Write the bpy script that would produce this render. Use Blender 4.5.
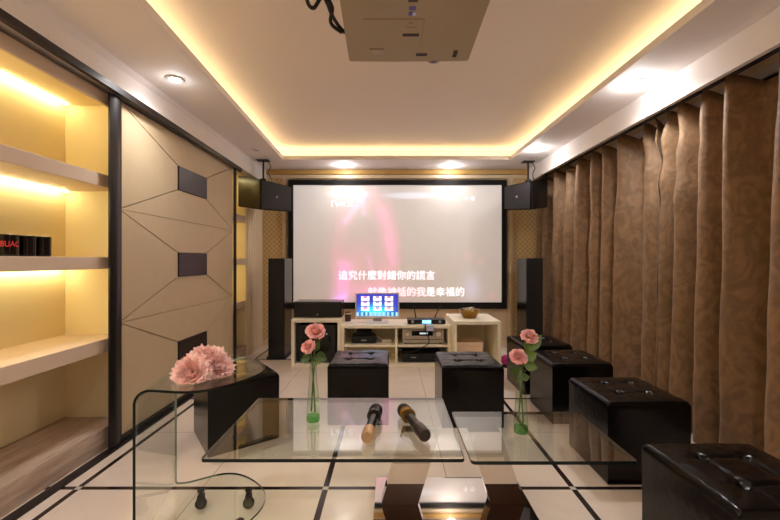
import bpy, bmesh, math, random
from mathutils import Vector, Matrix, noise
random.seed(7)
PI = math.pi
sc = bpy.context.scene
C = sc.collection
for o in list(bpy.data.objects):
    bpy.data.objects.remove(o, do_unlink=True)

# ------------------------------------------------------------------ camera, world, exposure
F, CX, CY, H = 383.0, 391.0, 260.0, 1.2
cam_d = bpy.data.cameras.new('camera')
cam_d.sensor_width = 36.0
cam_d.lens = 36.0 * F / 780.0
cam_d.shift_x = -(CX - 390.0) / 780.0
cam_d.shift_y = (CY - 260.0) / 780.0
cam_d.clip_start = 0.02
cam = bpy.data.objects.new('camera', cam_d)
C.objects.link(cam)
cam.location = (0, 0, H)
cam.rotation_euler = (PI / 2, 0, 0)
sc.camera = cam
world = bpy.data.worlds.new('world')
world.use_nodes = True
world.node_tree.nodes['Background'].inputs[0].default_value = (0.9, 0.75, 0.6, 1)
world.node_tree.nodes['Background'].inputs[1].default_value = 0.05
sc.world = world
sc.view_settings.view_transform = 'Standard'
sc.view_settings.look = 'None'
sc.view_settings.gamma = 1.0
sc.view_settings.use_curve_mapping = False
sc.view_settings.exposure = 0.28
sc.cycles.max_bounces = 14
sc.cycles.transparent_max_bounces = 24
sc.cycles.diffuse_bounces = 6
sc.cycles.glossy_bounces = 8
sc.cycles.sample_clamp_indirect = 6.0

WARM = (1.0, 0.80, 0.58)
SOFT = (0.98, 0.96, 0.96)
E_COVE, E_SHELF, E_SPOT = 9.5, 17.5, 30.0


def lamp(name, kind, loc, energy, col, parent=None, **kw):
    d = bpy.data.lights.new(name, kind)
    d.energy = energy
    d.color = col
    for k, v in kw.items():
        setattr(d, k, v)
    o = bpy.data.objects.new(name, d)
    C.objects.link(o)
    o.location = loc
    if parent:
        o.parent = parent
    return o


# ------------------------------------------------------------------ materials
def lin(c):
    c = c / 255.0
    return c / 12.92 if c <= 0.04045 else ((c + 0.055) / 1.055) ** 2.4


def rgb(r, g, b):
    return (lin(r), lin(g), lin(b), 1.0)


def new_mat(name):
    m = bpy.data.materials.new(name)
    m.use_nodes = True
    nt = m.node_tree
    b = nt.nodes['Principled BSDF']
    return m, nt, b


def N(nt, t, **kw):
    n = nt.nodes.new(t)
    for k, v in kw.items():
        setattr(n, k, v)
    return n


def mat(name, col, rough=0.5, metal=0.0, var=0.08, scale=8.0, bump=0.0, bscale=60.0, spec=0.5, coat=0.0, sheen=0.0, stretch=None, emit=None, es=0.0):
    """Principled with a noise-driven colour variation and optional bump."""
    m, nt, b = new_mat(name)
    L = nt.links
    tc = N(nt, 'ShaderNodeTexCoord')
    src = tc.outputs['Object']
    if stretch:
        mp = N(nt, 'ShaderNodeMapping')
        mp.inputs['Scale'].default_value = stretch
        L.new(src, mp.inputs['Vector'])
        src = mp.outputs['Vector']
    n = N(nt, 'ShaderNodeTexNoise')
    n.inputs['Scale'].default_value = scale
    n.inputs['Detail'].default_value = 5
    L.new(src, n.inputs['Vector'])
    mx = N(nt, 'ShaderNodeMix', data_type='RGBA')
    mx.inputs[6].default_value = tuple(max(0, c * (1 - var)) for c in col[:3]) + (1,)
    mx.inputs[7].default_value = tuple(min(1, c * (1 + var)) for c in col[:3]) + (1,)
    L.new(n.outputs['Fac'], mx.inputs[0])
    L.new(mx.outputs[2], b.inputs['Base Color'])
    b.inputs['Roughness'].default_value = rough
    b.inputs['Metallic'].default_value = metal
    b.inputs['Specular IOR Level'].default_value = spec
    b.inputs['Coat Weight'].default_value = coat
    b.inputs['Coat Roughness'].default_value = 0.1
    b.inputs['Sheen Weight'].default_value = sheen
    if bump:
        n2 = N(nt, 'ShaderNodeTexNoise')
        n2.inputs['Scale'].default_value = bscale
        n2.inputs['Detail'].default_value = 4
        L.new(src, n2.inputs['Vector'])
        bp = N(nt, 'ShaderNodeBump')
        bp.inputs['Strength'].default_value = bump
        bp.inputs['Distance'].default_value = 0.01
        L.new(n2.outputs['Fac'], bp.inputs['Height'])
        L.new(bp.outputs['Normal'], b.inputs['Normal'])
    if emit:
        b.inputs['Emission Color'].default_value = emit
        b.inputs['Emission Strength'].default_value = es
    return m


def emis(name, col, s):
    m, nt, b = new_mat(name)
    b.inputs['Base Color'].default_value = (0.8, 0.8, 0.8, 1)
    b.inputs['Emission Color'].default_value = tuple(col[:3]) + (1,)
    b.inputs['Emission Strength'].default_value = s
    return m


def glass(name, tint, ior=1.52, rough=0.0, power=5.0):
    """Clear sheet glass: Fresnel mix of a tinted see-through and a sharp reflection."""
    m, nt, b = new_mat(name)
    nt.nodes.remove(b)
    out = nt.nodes['Material Output']
    L = nt.links
    tr = N(nt, 'ShaderNodeBsdfTransparent')
    tr.inputs['Color'].default_value = tint
    gl = N(nt, 'ShaderNodeBsdfGlossy')
    gl.inputs['Roughness'].default_value = rough
    gl.inputs['Color'].default_value = (1, 1, 1, 1)
    fr = N(nt, 'ShaderNodeFresnel')
    fr.inputs['IOR'].default_value = ior
    geo = N(nt, 'ShaderNodeNewGeometry')
    # same Fresnel from either side of the sheet: use a facing-based Schlick curve
    lw = N(nt, 'ShaderNodeLayerWeight')
    lw.inputs['Blend'].default_value = 0.5
    p = N(nt, 'ShaderNodeMath', operation='POWER')
    p.inputs[1].default_value = power
    L.new(lw.outputs['Facing'], p.inputs[0])
    r0 = ((ior - 1) / (ior + 1)) ** 2
    ma = N(nt, 'ShaderNodeMath', operation='MULTIPLY_ADD')
    ma.inputs[1].default_value = 1 - r0
    ma.inputs[2].default_value = r0
    L.new(p.outputs[0], ma.inputs[0])
    mix = N(nt, 'ShaderNodeMixShader')
    L.new(ma.outputs[0], mix.inputs[0])
    L.new(tr.outputs[0], mix.inputs[1])
    L.new(gl.outputs[0], mix.inputs[2])
    L.new(mix.outputs[0], out.inputs['Surface'])
    nt.nodes.remove(fr)
    nt.nodes.remove(geo)
    return m


def attr_emis(name, base, strength, rough=0.6):
    m, nt, b = new_mat(name)
    a = N(nt, 'ShaderNodeAttribute', attribute_name='picture')
    b.inputs['Base Color'].default_value = base
    b.inputs['Roughness'].default_value = rough
    nt.links.new(a.outputs['Color'], b.inputs['Emission Color'])
    b.inputs['Emission Strength'].default_value = strength
    return m


def floor_mat():
    m, nt, b = new_mat('polished cream tile with dark inlay')
    L = nt.links
    tc = N(nt, 'ShaderNodeTexCoord')
    sp = N(nt, 'ShaderNodeSeparateXYZ')
    L.new(tc.outputs['Object'], sp.inputs[0])

    def line(sock, off, pitch, half):
        a = N(nt, 'ShaderNodeMath', operation='ADD')
        a.inputs[1].default_value = -off + pitch * 50.5
        L.new(sock, a.inputs[0])
        md = N(nt, 'ShaderNodeMath', operation='MODULO')
        md.inputs[1].default_value = pitch
        L.new(a.outputs[0], md.inputs[0])
        s = N(nt, 'ShaderNodeMath', operation='SUBTRACT')
        s.inputs[1].default_value = pitch / 2
        L.new(md.outputs[0], s.inputs[0])
        ab = N(nt, 'ShaderNodeMath', operation='ABSOLUTE')
        L.new(s.outputs[0], ab.inputs[0])
        lt = N(nt, 'ShaderNodeMath', operation='LESS_THAN')
        lt.inputs[1].default_value = half
        L.new(ab.outputs[0], lt.inputs[0])
        return lt.outputs[0]

    def op(k, a, c):
        n = N(nt, 'ShaderNodeMath', operation=k)
        L.new(a, n.inputs[0])
        L.new(c, n.inputs[1])
        return n.outputs[0]
    P = 1.301
    dx = line(sp.outputs[0], -0.344, P, 0.015)
    dy = line(sp.outputs[1], 2.015, P, 0.014)
    dark = op('MAXIMUM', dx, dy)
    cross = op('MINIMUM', dx, dy)
    gx = line(sp.outputs[0], -0.344 + P / 2, P, 0.0018)
    gy = line(sp.outputs[1], 2.015 + P / 2, P, 0.0018)
    grout = op('MAXIMUM', gx, gy)
    n = N(nt, 'ShaderNodeTexNoise')
    n.inputs['Scale'].default_value = 3.0
    n.inputs['Detail'].default_value = 7
    n.inputs['Distortion'].default_value = 1.2
    L.new(tc.outputs['Object'], n.inputs['Vector'])
    base = N(nt, 'ShaderNodeMix', data_type='RGBA')
    base.inputs[6].default_value = rgb(222, 204, 188)
    base.inputs[7].default_value = rgb(238, 224, 210)
    L.new(n.outputs['Fac'], base.inputs[0])
    prev = base.outputs[2]
    for fac, col in ((grout, rgb(150, 122, 100)), (dark, rgb(46, 34, 30)), (cross, rgb(200, 190, 180))):
        mx = N(nt, 'ShaderNodeMix', data_type='RGBA')
        L.new(fac, mx.inputs[0])
        L.new(prev, mx.inputs[6])
        mx.inputs[7].default_value = col
        prev = mx.outputs[2]
    L.new(prev, b.inputs['Base Color'])
    b.inputs['Roughness'].default_value = 0.16
    b.inputs['Specular IOR Level'].default_value = 0.5
    return m


def lattice_mat():
    m, nt, b = new_mat('gold lattice wallpaper')
    L = nt.links
    tc = N(nt, 'ShaderNodeTexCoord')
    mp = N(nt, 'ShaderNodeMapping')
    mp.inputs['Rotation'].default_value = (0, PI / 4, 0)
    L.new(tc.outputs['Object'], mp.inputs[0])
    sp = N(nt, 'ShaderNodeSeparateXYZ')
    L.new(mp.outputs[0], sp.inputs[0])

    def saw(s):
        k = N(nt, 'ShaderNodeMath', operation='PINGPONG')
        k.inputs[1].default_value = 0.024
        L.new(s, k.inputs[0])
        lt = N(nt, 'ShaderNodeMath', operation='LESS_THAN')
        lt.inputs[1].default_value = 0.007
        L.new(k.outputs[0], lt.inputs[0])
        return lt.outputs[0]
    mx_ = N(nt, 'ShaderNodeMath', operation='MAXIMUM')
    L.new(saw(sp.outputs[0]), mx_.inputs[0])
    L.new(saw(sp.outputs[2]), mx_.inputs[1])
    mx = N(nt, 'ShaderNodeMix', data_type='RGBA')
    mx.inputs[6].default_value = rgb(208, 176, 120)
    mx.inputs[7].default_value = rgb(230, 206, 160)
    L.new(mx_.outputs[0], mx.inputs[0])
    L.new(mx.outputs[2], b.inputs['Base Color'])
    b.inputs['Roughness'].default_value = 0.45
    return m


def damask_mat():
    m, nt, b = new_mat('brown damask curtain cloth')
    L = nt.links
    tc = N(nt, 'ShaderNodeTexCoord')
    mp = N(nt, 'ShaderNodeMapping')
    mp.inputs['Scale'].default_value = (1, 1, 0.7)
    L.new(tc.outputs['Object'], mp.inputs[0])
    n = N(nt, 'ShaderNodeTexNoise')
    n.inputs['Scale'].default_value = 9.0
    n.inputs['Detail'].default_value = 3
    n.inputs['Distortion'].default_value = 2.5
    L.new(mp.outputs[0], n.inputs['Vector'])
    cr = N(nt, 'ShaderNodeValToRGB')
    cr.color_ramp.elements[0].position = 0.40
    cr.color_ramp.elements[0].color = rgb(116, 88, 60)
    cr.color_ramp.elements[1].position = 0.60
    cr.color_ramp.elements[1].color = rgb(136, 104, 73)
    L.new(n.outputs['Fac'], cr.inputs[0])
    L.new(cr.outputs[0], b.inputs['Base Color'])
    b.inputs['Roughness'].default_value = 0.65
    b.inputs['Sheen Weight'].default_value = 0.08
    b.inputs['Sheen Roughness'].default_value = 0.4
    n2 = N(nt, 'ShaderNodeTexNoise')
    n2.inputs['Scale'].default_value = 26.0
    L.new(tc.outputs['Object'], n2.inputs['Vector'])
    bp = N(nt, 'ShaderNodeBump')
    bp.inputs['Strength'].default_value = 0.35
    bp.inputs['Distance'].default_value = 0.012
    L.new(n2.outputs['Fac'], bp.inputs['Height'])
    L.new(bp.outputs[0], b.inputs['Normal'])
    return m


MT = {
    'floor': floor_mat(),
    'ceiling': mat('warm white ceiling paint', rgb(236, 222, 212), 0.8, var=0.02, scale=2),
    'soffit': mat('white soffit paint', rgb(238, 230, 226), 0.7, var=0.02, scale=2),
    'wallcream': mat('cream wall paint', rgb(226, 204, 172), 0.7, var=0.04),
    'wallbrown': mat('brown wall paint', rgb(84, 62, 50), 0.7, var=0.06),
    'lattice': lattice_mat(),
    'moulding': mat('cream moulding paint', rgb(232, 212, 178), 0.4, var=0.03),
    'goldtrim': mat('gold moulding paint', rgb(205, 165, 95), 0.35, var=0.08),
    'niche': mat('cream shelf back board', rgb(240, 224, 180), 0.6, var=0.04, scale=3, stretch=(1, 1, 0.2)),
    'shelf': mat('beige lacquered shelf', rgb(214, 192, 170), 0.45, var=0.03),
    'marble': None,
    'darkwood': mat('dark brown lacquered wood', rgb(26, 15, 14), 0.38, var=0.2, scale=10, stretch=(1, 1, 0.1), coat=0.1),
    'leather_cream': mat('cream upholstered leather', rgb(200, 178, 144), 0.5, var=0.05, bump=0.05, bscale=200),
    'inset': mat('dark textured inset metal', rgb(52, 40, 42), 0.35, metal=0.4, var=0.5, scale=25),
    'leather': mat('dark brown black leather', rgb(11, 7, 7), 0.22, var=0.25, scale=14, bump=0.12, bscale=22, spec=0.27),
    'button': mat('leather button', rgb(18, 12, 12), 0.25, var=0.2),
    'birch': mat('pale birch laminate', rgb(246, 236, 212), 0.45, var=0.04, scale=4, stretch=(0.4, 4, 4)),
    'blackcab': mat('black speaker lacquer', rgb(12, 10, 11), 0.22, var=0.2),
    'blackmatte': mat('black matte plastic', rgb(16, 14, 15), 0.5, var=0.2),
    'grille': mat('charcoal speaker grille', rgb(40, 38, 42), 0.6, var=0.3, scale=300, bump=0.2, bscale=400),
    'blackvelvet': mat('black velvet screen border', rgb(9, 8, 9), 0.85, var=0.2),
    'silver': mat('champagne brushed aluminium', rgb(196, 184, 165), 0.35, metal=0.5, var=0.06, scale=40, stretch=(0.1, 4, 8)),
    'chrome': mat('mirror polished steel', rgb(214, 206, 200), 0.03, metal=1.0, var=0.01),
    'whiteplastic': mat('white plastic', rgb(232, 226, 224), 0.35, var=0.02),
    'greyplastic': mat('pale grey plastic', rgb(176, 168, 168), 0.4, var=0.03),
    'projector': mat('off white projector shell', rgb(160, 144, 120), 0.5, var=0.02),
    'projline': mat('projector seam', rgb(150, 125, 98), 0.6, var=0.05),
    'darkmark': mat('dark printed mark', rgb(48, 36, 32), 0.6, var=0.1),
    'bluemark': mat('blue printed sticker', rgb(86, 84, 170), 0.4, var=0.2),
    'paleblue': mat('pale sticker', rgb(190, 190, 225), 0.4, var=0.05),
    'cable': mat('black cable', rgb(14, 12, 12), 0.45, var=0.2),
    'whitecable': mat('white cable', rgb(220, 205, 190), 0.5, var=0.03),
    'gold': mat('gold metal', rgb(150, 112, 50), 0.3, metal=0.7, var=0.15, scale=30),
    'copper': mat('tan gold lacquer', rgb(196, 158, 118), 0.35, metal=0.3, var=0.06),
    'gunmetal': mat('grey metal', rgb(72, 64, 60), 0.3, metal=0.7, var=0.08),
    'micmesh': mat('black microphone mesh', rgb(22, 20, 20), 0.4, metal=0.5, var=0.4, scale=300, bump=0.5, bscale=500),
    'peony': None, 'rose': None,
    'stem': mat('green stem', rgb(74, 98, 42), 0.5, var=0.15),
    'leaf': mat('dark green leaf', rgb(66, 92, 34), 0.4, var=0.3, scale=20),
    'leafbright': mat('fresh green leaf', rgb(96, 122, 38), 0.4, var=0.25, scale=20),
    'greenglass': glass('green tinted vase base', (0.42, 0.76, 0.38, 1), 1.5),
    'clearvase': glass('clear vase glass', (0.94, 0.975, 0.93, 1), 1.5),
    'glass': glass('clear table glass', (0.915, 0.945, 0.92, 1), 1.5, power=3.0),
    'glassclear': glass('clear bent glass', (0.95, 0.972, 0.955, 1), 1.42),
    'glassedge': mat('dark green glass edge', rgb(6, 20, 16), 0.3, var=0.15, spec=0.3),
    'glassedgelight': mat('pale green polished glass edge', rgb(128, 142, 122), 0.1, var=0.15, spec=0.8),
    'night': mat('night window glass', rgb(24, 26, 60), 0.1, var=0.1),
    'damask': damask_mat(),
    'mug': mat('black glazed ceramic', rgb(18, 13, 14), 0.15, var=0.2),
    'redprint': mat('red print', rgb(200, 40, 50), 0.5, var=0.1),
    'pinkball': mat('magenta glossy plastic', rgb(190, 40, 120), 0.15, var=0.3, scale=30),
    'bluelcd': emis('blue display', (0.1, 0.45, 1.0), 2.5),
    'vfd': emis('dim display glow', (0.5, 0.75, 0.8), 0.5),
    'cove': emis('cove light strip', (1.0, 0.82, 0.44), E_COVE),
    'ledshelf': emis('shelf light strip', (1.0, 0.87, 0.47), E_SHELF),
    'lens': emis('downlight lens', (1.0, 0.93, 0.85), E_SPOT),
    'lensoff': mat('unlit downlight lens', rgb(150, 130, 115), 0.3, var=0.05),
    'tanlight': mat('tan carton', rgb(236, 206, 178), 0.6, var=0.04),
    'wrapper': mat('shiny sweet wrapper', rgb(190, 170, 140), 0.25, metal=0.3, var=0.8, scale=60),
    'lyric': emis('white lyric letters', (0.90, 0.88, 1.0), 1.0),
    'lyricpink': emis('pink lyric letters', (1.0, 0.76, 0.86), 0.95),
    'caption': emis('pale blue caption glow', (0.80, 0.84, 1.0), 0.8),
}


def veined(name, c1, c2, rough, scale, stretch):
    m, nt, b = new_mat(name)
    L = nt.links
    tc = N(nt, 'ShaderNodeTexCoord')
    mp = N(nt, 'ShaderNodeMapping')
    mp.inputs['Scale'].default_value = stretch
    L.new(tc.outputs['Object'], mp.inputs[0])
    n = N(nt, 'ShaderNodeTexNoise')
    n.inputs['Scale'].default_value = scale
    n.inputs['Detail'].default_value = 8
    n.inputs['Distortion'].default_value = 0.8
    L.new(mp.outputs[0], n.inputs['Vector'])
    cr = N(nt, 'ShaderNodeValToRGB')
    cr.color_ramp.elements[0].position = 0.35
    cr.color_ramp.elements[0].color = c1
    cr.color_ramp.elements[1].position = 0.65
    cr.color_ramp.elements[1].color = c2
    L.new(n.outputs['Fac'], cr.inputs[0])
    L.new(cr.outputs[0], b.inputs['Base Color'])
    b.inputs['Roughness'].default_value = rough
    return m


MT['marble'] = veined('brown streaked marble', rgb(176, 150, 130), rgb(206, 184, 164), 0.3, 4.0, (8, 1, 10))


def petal_mat(name, c1, c2):
    m, nt, b = new_mat(name)
    L = nt.links
    tc = N(nt, 'ShaderNodeTexCoord')
    n = N(nt, 'ShaderNodeTexNoise')
    n.inputs['Scale'].default_value = 30
    L.new(tc.outputs['Object'], n.inputs['Vector'])
    mx = N(nt, 'ShaderNodeMix', data_type='RGBA')
    mx.inputs[6].default_value = c1
    mx.inputs[7].default_value = c2
    L.new(n.outputs['Fac'], mx.inputs[0])
    L.new(mx.outputs[2], b.inputs['Base Color'])
    b.inputs['Roughness'].default_value = 0.55
    b.inputs['Subsurface Weight'].default_value = 0.15
    b.inputs['Subsurface Radius'].default_value = (0.01, 0.004, 0.003)
    return m


MT['peony'] = petal_mat('pale pink peony petal', rgb(244, 192, 184), rgb(252, 220, 212))
MT['rose'] = petal_mat('pink rose petal', rgb(246, 172, 168), rgb(253, 210, 206))


# ------------------------------------------------------------------ building helpers
def BM():
    return bmesh.new()


def add_box(bm, x0, x1, y0, y1, z0, z1, bevel=0.0, seg=2, M=None, mi=0):
    r = bmesh.ops.create_cube(bm, size=1.0)
    vs = r['verts']
    for v in vs:
        v.co = Vector(((x0 + x1) / 2 + v.co.x * (x1 - x0), (y0 + y1) / 2 + v.co.y * (y1 - y0), (z0 + z1) / 2 + v.co.z * (z1 - z0)))
    if M:
        for v in vs:
            v.co = M @ v.co
    fs = list({f for v in vs for f in v.link_faces})
    for f in fs:
        f.material_index = mi
    if bevel > 0:
        es = list({e for v in vs for e in v.link_edges})
        bmesh.ops.bevel(bm, geom=es, offset=bevel, segments=seg, affect='EDGES', profile=0.5)
    return bm


def add_prism(bm, pts, z0, z1, axis='Z', mi=0):
    """Extrude a closed 2-D outline. axis Z: (x,y); Y: (x,z) along y; X: (y,z) along x."""
    def P(a, b, h):
        return {'Z': (a, b, h), 'Y': (a, h, b), 'X': (h, a, b)}[axis]
    lo = [bm.verts.new(P(a, b, z0)) for a, b in pts]
    hi = [bm.verts.new(P(a, b, z1)) for a, b in pts]
    n = len(pts)
    f1 = bm.faces.new(lo)
    f2 = bm.faces.new(hi)
    sides = [bm.faces.new((lo[i], lo[(i + 1) % n], hi[(i + 1) % n], hi[i])) for i in range(n)]
    for f in [f1, f2] + sides:
        f.material_index = mi
    bmesh.ops.recalc_face_normals(bm, faces=[f1, f2] + sides)
    return sides


def frame_of(d):
    d = d.normalized()
    a = Vector((0, 0, 1)) if abs(d.z) < 0.9 else Vector((1, 0, 0))
    u = d.cross(a).normalized()
    return u, d.cross(u).normalized()


def add_tube(bm, pts, rad, seg=10, cap=True):
    pts = [Vector(p) for p in pts]
    rads = rad if isinstance(rad, (list, tuple)) else [rad] * len(pts)
    rings = []
    pu = None
    for i, p in enumerate(pts):
        d = (pts[min(i + 1, len(pts) - 1)] - pts[max(i - 1, 0)]).normalized()
        if pu is None:
            u, v = frame_of(d)
        else:
            u = (pu - d * pu.dot(d)).normalized()
            v = d.cross(u)
        pu = u
        rings.append([bm.verts.new(p + (u * math.cos(t * 2 * PI / seg) + v * math.sin(t * 2 * PI / seg)) * rads[i]) for t in range(seg)])
    for a, b in zip(rings, rings[1:]):
        for i in range(seg):
            bm.faces.new((a[i], a[(i + 1) % seg], b[(i + 1) % seg], b[i]))
    if cap:
        bm.faces.new(rings[0])
        bm.faces.new(rings[-1])
    return bm


def add_lathe(bm, prof, seg=32, M=None, closed=False):
    """Revolve a profile of (r, z) about Z."""
    rings = []
    for r, z in prof:
        if r < 1e-6:
            co = Vector((0, 0, z))
            rings.append([bm.verts.new(M @ co if M else co)])
        else:
            ring = []
            for i in range(seg):
                co = Vector((r * math.cos(2 * PI * i / seg), r * math.sin(2 * PI * i / seg), z))
                ring.append(bm.verts.new(M @ co if M else co))
            rings.append(ring)
    pr = list(zip(rings, rings[1:]))
    if closed:
        pr.append((rings[-1], rings[0]))
    for a, b in pr:
        for i in range(seg):
            j = (i + 1) % seg
            if len(a) == 1 and len(b) == 1:
                continue
            if len(a) == 1:
                bm.faces.new((a[0], b[j], b[i]))
            elif len(b) == 1:
                bm.faces.new((a[i], a[j], b[0]))
            else:
                bm.faces.new((a[i], a[j], b[j], b[i]))
    return bm


def catmull(pts, n=8):
    pts = [Vector(p) for p in pts]
    out = []
    for i in range(len(pts) - 1):
        p0 = pts[max(i - 1, 0)]
        p1, p2 = pts[i], pts[i + 1]
        p3 = pts[min(i + 2, len(pts) - 1)]
        for k in range(n):
            t = k / n
            out.append(0.5 * ((2 * p1) + (p2 - p0) * t + (2 * p0 - 5 * p1 + 4 * p2 - p3) * t * t + (3 * p1 - p0 - 3 * p2 + p3) * t ** 3))
    out.append(pts[-1])
    return out


def obj(name, bm, m, parent=None, smooth=True, ang=38, recalc=True):
    if recalc:
        bmesh.ops.recalc_face_normals(bm, faces=bm.faces[:])
    me = bpy.data.meshes.new(name)
    bm.to_mesh(me)
    bm.free()
    for x in (m if isinstance(m, (list, tuple)) else [m]):
        me.materials.append(MT[x])
    if smooth:
        me.polygons.foreach_set('use_smooth', [True] * len(me.polygons))
        me.set_sharp_from_angle(angle=math.radians(ang))
    o = bpy.data.objects.new(name, me)
    C.objects.link(o)
    if smooth and ang <= 60:
        wn = o.modifiers.new('face weighted normals', 'WEIGHTED_NORMAL')
        wn.keep_sharp = True
        wn.weight = 100
    if parent:
        o.parent = parent
    return o


def tag(o, label, cat, group=None):
    o['label'] = label
    o['category'] = cat
    if group:
        o['group'] = group
    return o


def thing(name, label, cat, loc=(0, 0, 0), rz=0.0, group=None):
    o = bpy.data.objects.new(name, None)
    o.empty_display_size = 0.05
    C.objects.link(o)
    o.location = loc
    o.rotation_euler = (0, 0, rz)
    return tag(o, label, cat, group)


def struct(name, bm, m, parent=None, **kw):
    o = obj(name, bm, m, parent, **kw)
    if parent is None:
        o['kind'] = 'structure'
    return o


def dup(root, loc, rz, label):
    r = root.copy()
    C.objects.link(r)
    r.location = loc
    r.rotation_euler = (0, 0, rz)
    r['label'] = label
    for ch in list(root.children):
        c = ch.copy()
        C.objects.link(c)
        c.parent = r
        for g in list(ch.children):
            d = g.copy()
            C.objects.link(d)
            d.parent = c
    return r


def text_mesh(name, body, size, m, parent, loc, rot, extrude=0.0008, align='LEFT', sx=1.0, bold=0.0):
    cu = bpy.data.curves.new(name, 'FONT')
    cu.body = body
    cu.size = size
    cu.align_x = align
    cu.extrude = extrude
    cu.offset = bold
    t = bpy.data.objects.new(name + ' source', cu)
    C.objects.link(t)
    dg = bpy.context.evaluated_depsgraph_get()
    me = bpy.data.meshes.new_from_object(t.evaluated_get(dg))
    bpy.data.objects.remove(t)
    bpy.data.curves.remove(cu)
    me.name = name
    me.materials.clear()
    me.materials.append(MT[m])
    o = bpy.data.objects.new(name, me)
    C.objects.link(o)
    o.location = loc
    o.rotation_euler = rot
    o.scale = (sx, 1, 1)
    o.parent = parent
    return o


# ------------------------------------------------------------------ the room
YB, YF, XL, XR = 5.35, -1.3, -2.24, 2.28
ZS, ZC = 2.45, 2.63

b = BM(); add_box(b, XL, XR, YF, YB, -0.08, 0.0)
struct('floor', b, 'floor', smooth=False)
b = BM(); add_box(b, XL, XR, YF, YB, ZC, ZC + 0.08)
struct('ceiling', b, 'ceiling', smooth=False)
b = BM(); add_box(b, XL, XR, YB, YB + 0.1, 0, ZC)
struct('wall_back', b, 'wallcream', smooth=False)
b = BM(); add_box(b, XL - 0.1, XL, YF, YB, 0, ZC)
struct('wall_left', b, 'wallcream', smooth=False)
b = BM(); add_box(b, XR, XR + 0.1, YF, YB, 0, ZC)
struct('wall_right', b, 'wallcream', smooth=False)
b = BM(); add_box(b, XL, XR, YF - 0.1, YF, 0, ZC)
struct('wall_front', b, 'wallbrown', smooth=False)

# dropped soffit ring with the tapered tray opening, lip and cove risers
tray = [(-1.205, 1.4), (-1.345, 4.77), (1.49, 4.77), (1.575, 1.4)]
tray[0] = (-1.155, 0.25); tray[3] = (1.60, 0.25)
outer = [(XL, YF), (XL, YB), (XR, YB), (XR, YF)]
b = BM()
for z, flip in ((ZS, False), (ZS + 0.055, True)):
    pass
lo_o = [b.verts.new((x, y, ZS)) for x, y in outer]
lo_i = [b.verts.new((x, y, ZS)) for x, y in tray]
hi_i = [b.verts.new((x, y, ZS + 0.05)) for x, y in tray]


def grow(poly, d):
    cx = sum(p[0] for p in poly) / 4
    cy = sum(p[1] for p in poly) / 4
    return [(x + (d if x > cx else -d), y + (d if y > cy else -d)) for x, y in poly]


out2 = grow(tray, 0.28)
hi_o = [b.verts.new((x, y, ZS + 0.05)) for x, y in out2]
ri_o = [b.verts.new((x, y, ZC)) for x, y in out2]
for i in range(4):
    j = (i + 1) % 4
    b.faces.new((lo_o[i], lo_o[j], lo_i[j], lo_i[i]))
    b.faces.new((lo_i[i], lo_i[j], hi_i[j], hi_i[i]))
    b.faces.new((hi_i[i], hi_i[j], hi_o[j], hi_o[i]))
    b.faces.new((hi_o[i], hi_o[j], ri_o[j], ri_o[i]))
struct('trim_1', b, 'soffit', smooth=False, recalc=False)

# cove light strips lying on the ledge above the soffit
lab = {0: 'yellow light strip glowing in the left ceiling cove', 1: 'yellow light strip glowing in the cove above the screen',
       2: 'yellow light strip glowing in the right ceiling cove', 3: 'light strip in the cove end away from the screen'}
mid = grow(tray, 0.15)
mid2 = grow(tray, 0.172)
for i in range(4):
    j = (i + 1) % 4
    b = BM()
    add_prism(b, [mid[i], mid[j], mid2[j], mid2[i]], ZS + 0.05, ZS + 0.062)
    tag(obj('cove_light_strip', b, 'cove', smooth=False), lab[i], 'light strip', 'ceiling cove light strips')

# left dropped box (white face) with the dark sliding track under it
b = BM()
add_prism(b, [(-1.652, YF), (-1.728, YB), (XL, YB), (XL, YF)], 2.262, ZS)
for v in b.verts:
    if v.co.z < 2.3:
        v.co.z = 2.340 - 0.019 * v.co.y
        if v.co.x > -2:
            v.co.x = -1.718
struct('trim_2', b, 'soffit', smooth=False)
b = BM()
add_prism(b, [(-1.716, YF), (-1.716, 4.42), (-1.747, 4.42), (-1.747, YF)], -0.04, 0.0)
for v in b.verts:
    v.co.z += 2.340 - 0.019 * v.co.y
struct('trim_3', b, 'darkwood', smooth=False)
# floor track below the sliding panel
b = BM()
add_box(b, -1.792, -1.728, YF, 4.42, 0.0, 0.008, 0.002)
struct('trim_4', b, 'darkwood', smooth=False)
# right pelmet
b = BM()
add_prism(b, [(1.945, YF), (1.885, YB), (1.915, YB), (1.975, YF)], 2.27, ZS)
struct('trim_5', b, 'soffit', smooth=False)

# back wall: lattice wallpaper panels, cream frames, gold cornice, dado and baseboard
for nm, x0, x1 in (('wallpaper_panel', -1.83, -1.515), ('wallpaper_panel', 1.70, 2.2)):
    b = BM()
    add_box(b, x0, x1, YB - 0.012, YB, 0.09, 2.36)
    o = struct(nm, b, 'lattice', smooth=False)
k = 6
for x0, x1 in ((-1.515, -1.45), (1.625, 1.70)):
    b = BM()
    add_box(b, x0, x1, YB - 0.035, YB, 0.0, 2.37, 0.008)
    add_box(b, x0 + 0.02, x1 - 0.02, YB - 0.047, YB - 0.03, 0.0, 2.36, 0.005)
    struct('trim_%d' % k, b, 'moulding'); k += 1
b = BM()
add_box(b, -1.73, 1.9, YB - 0.06, YB, 2.385, ZS, 0.012)
struct('trim_8', b, 'goldtrim')
b = BM()
add_box(b, -1.73, 1.9, YB - 0.04, YB, 2.33, 2.385, 0.01)
struct('trim_9', b, 'moulding')
b = BM()
add_box(b, -1.8, XR, YB - 0.02, YB, 0.0, 0.09, 0.004)
struct('baseboard_back', b, 'moulding')

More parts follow.
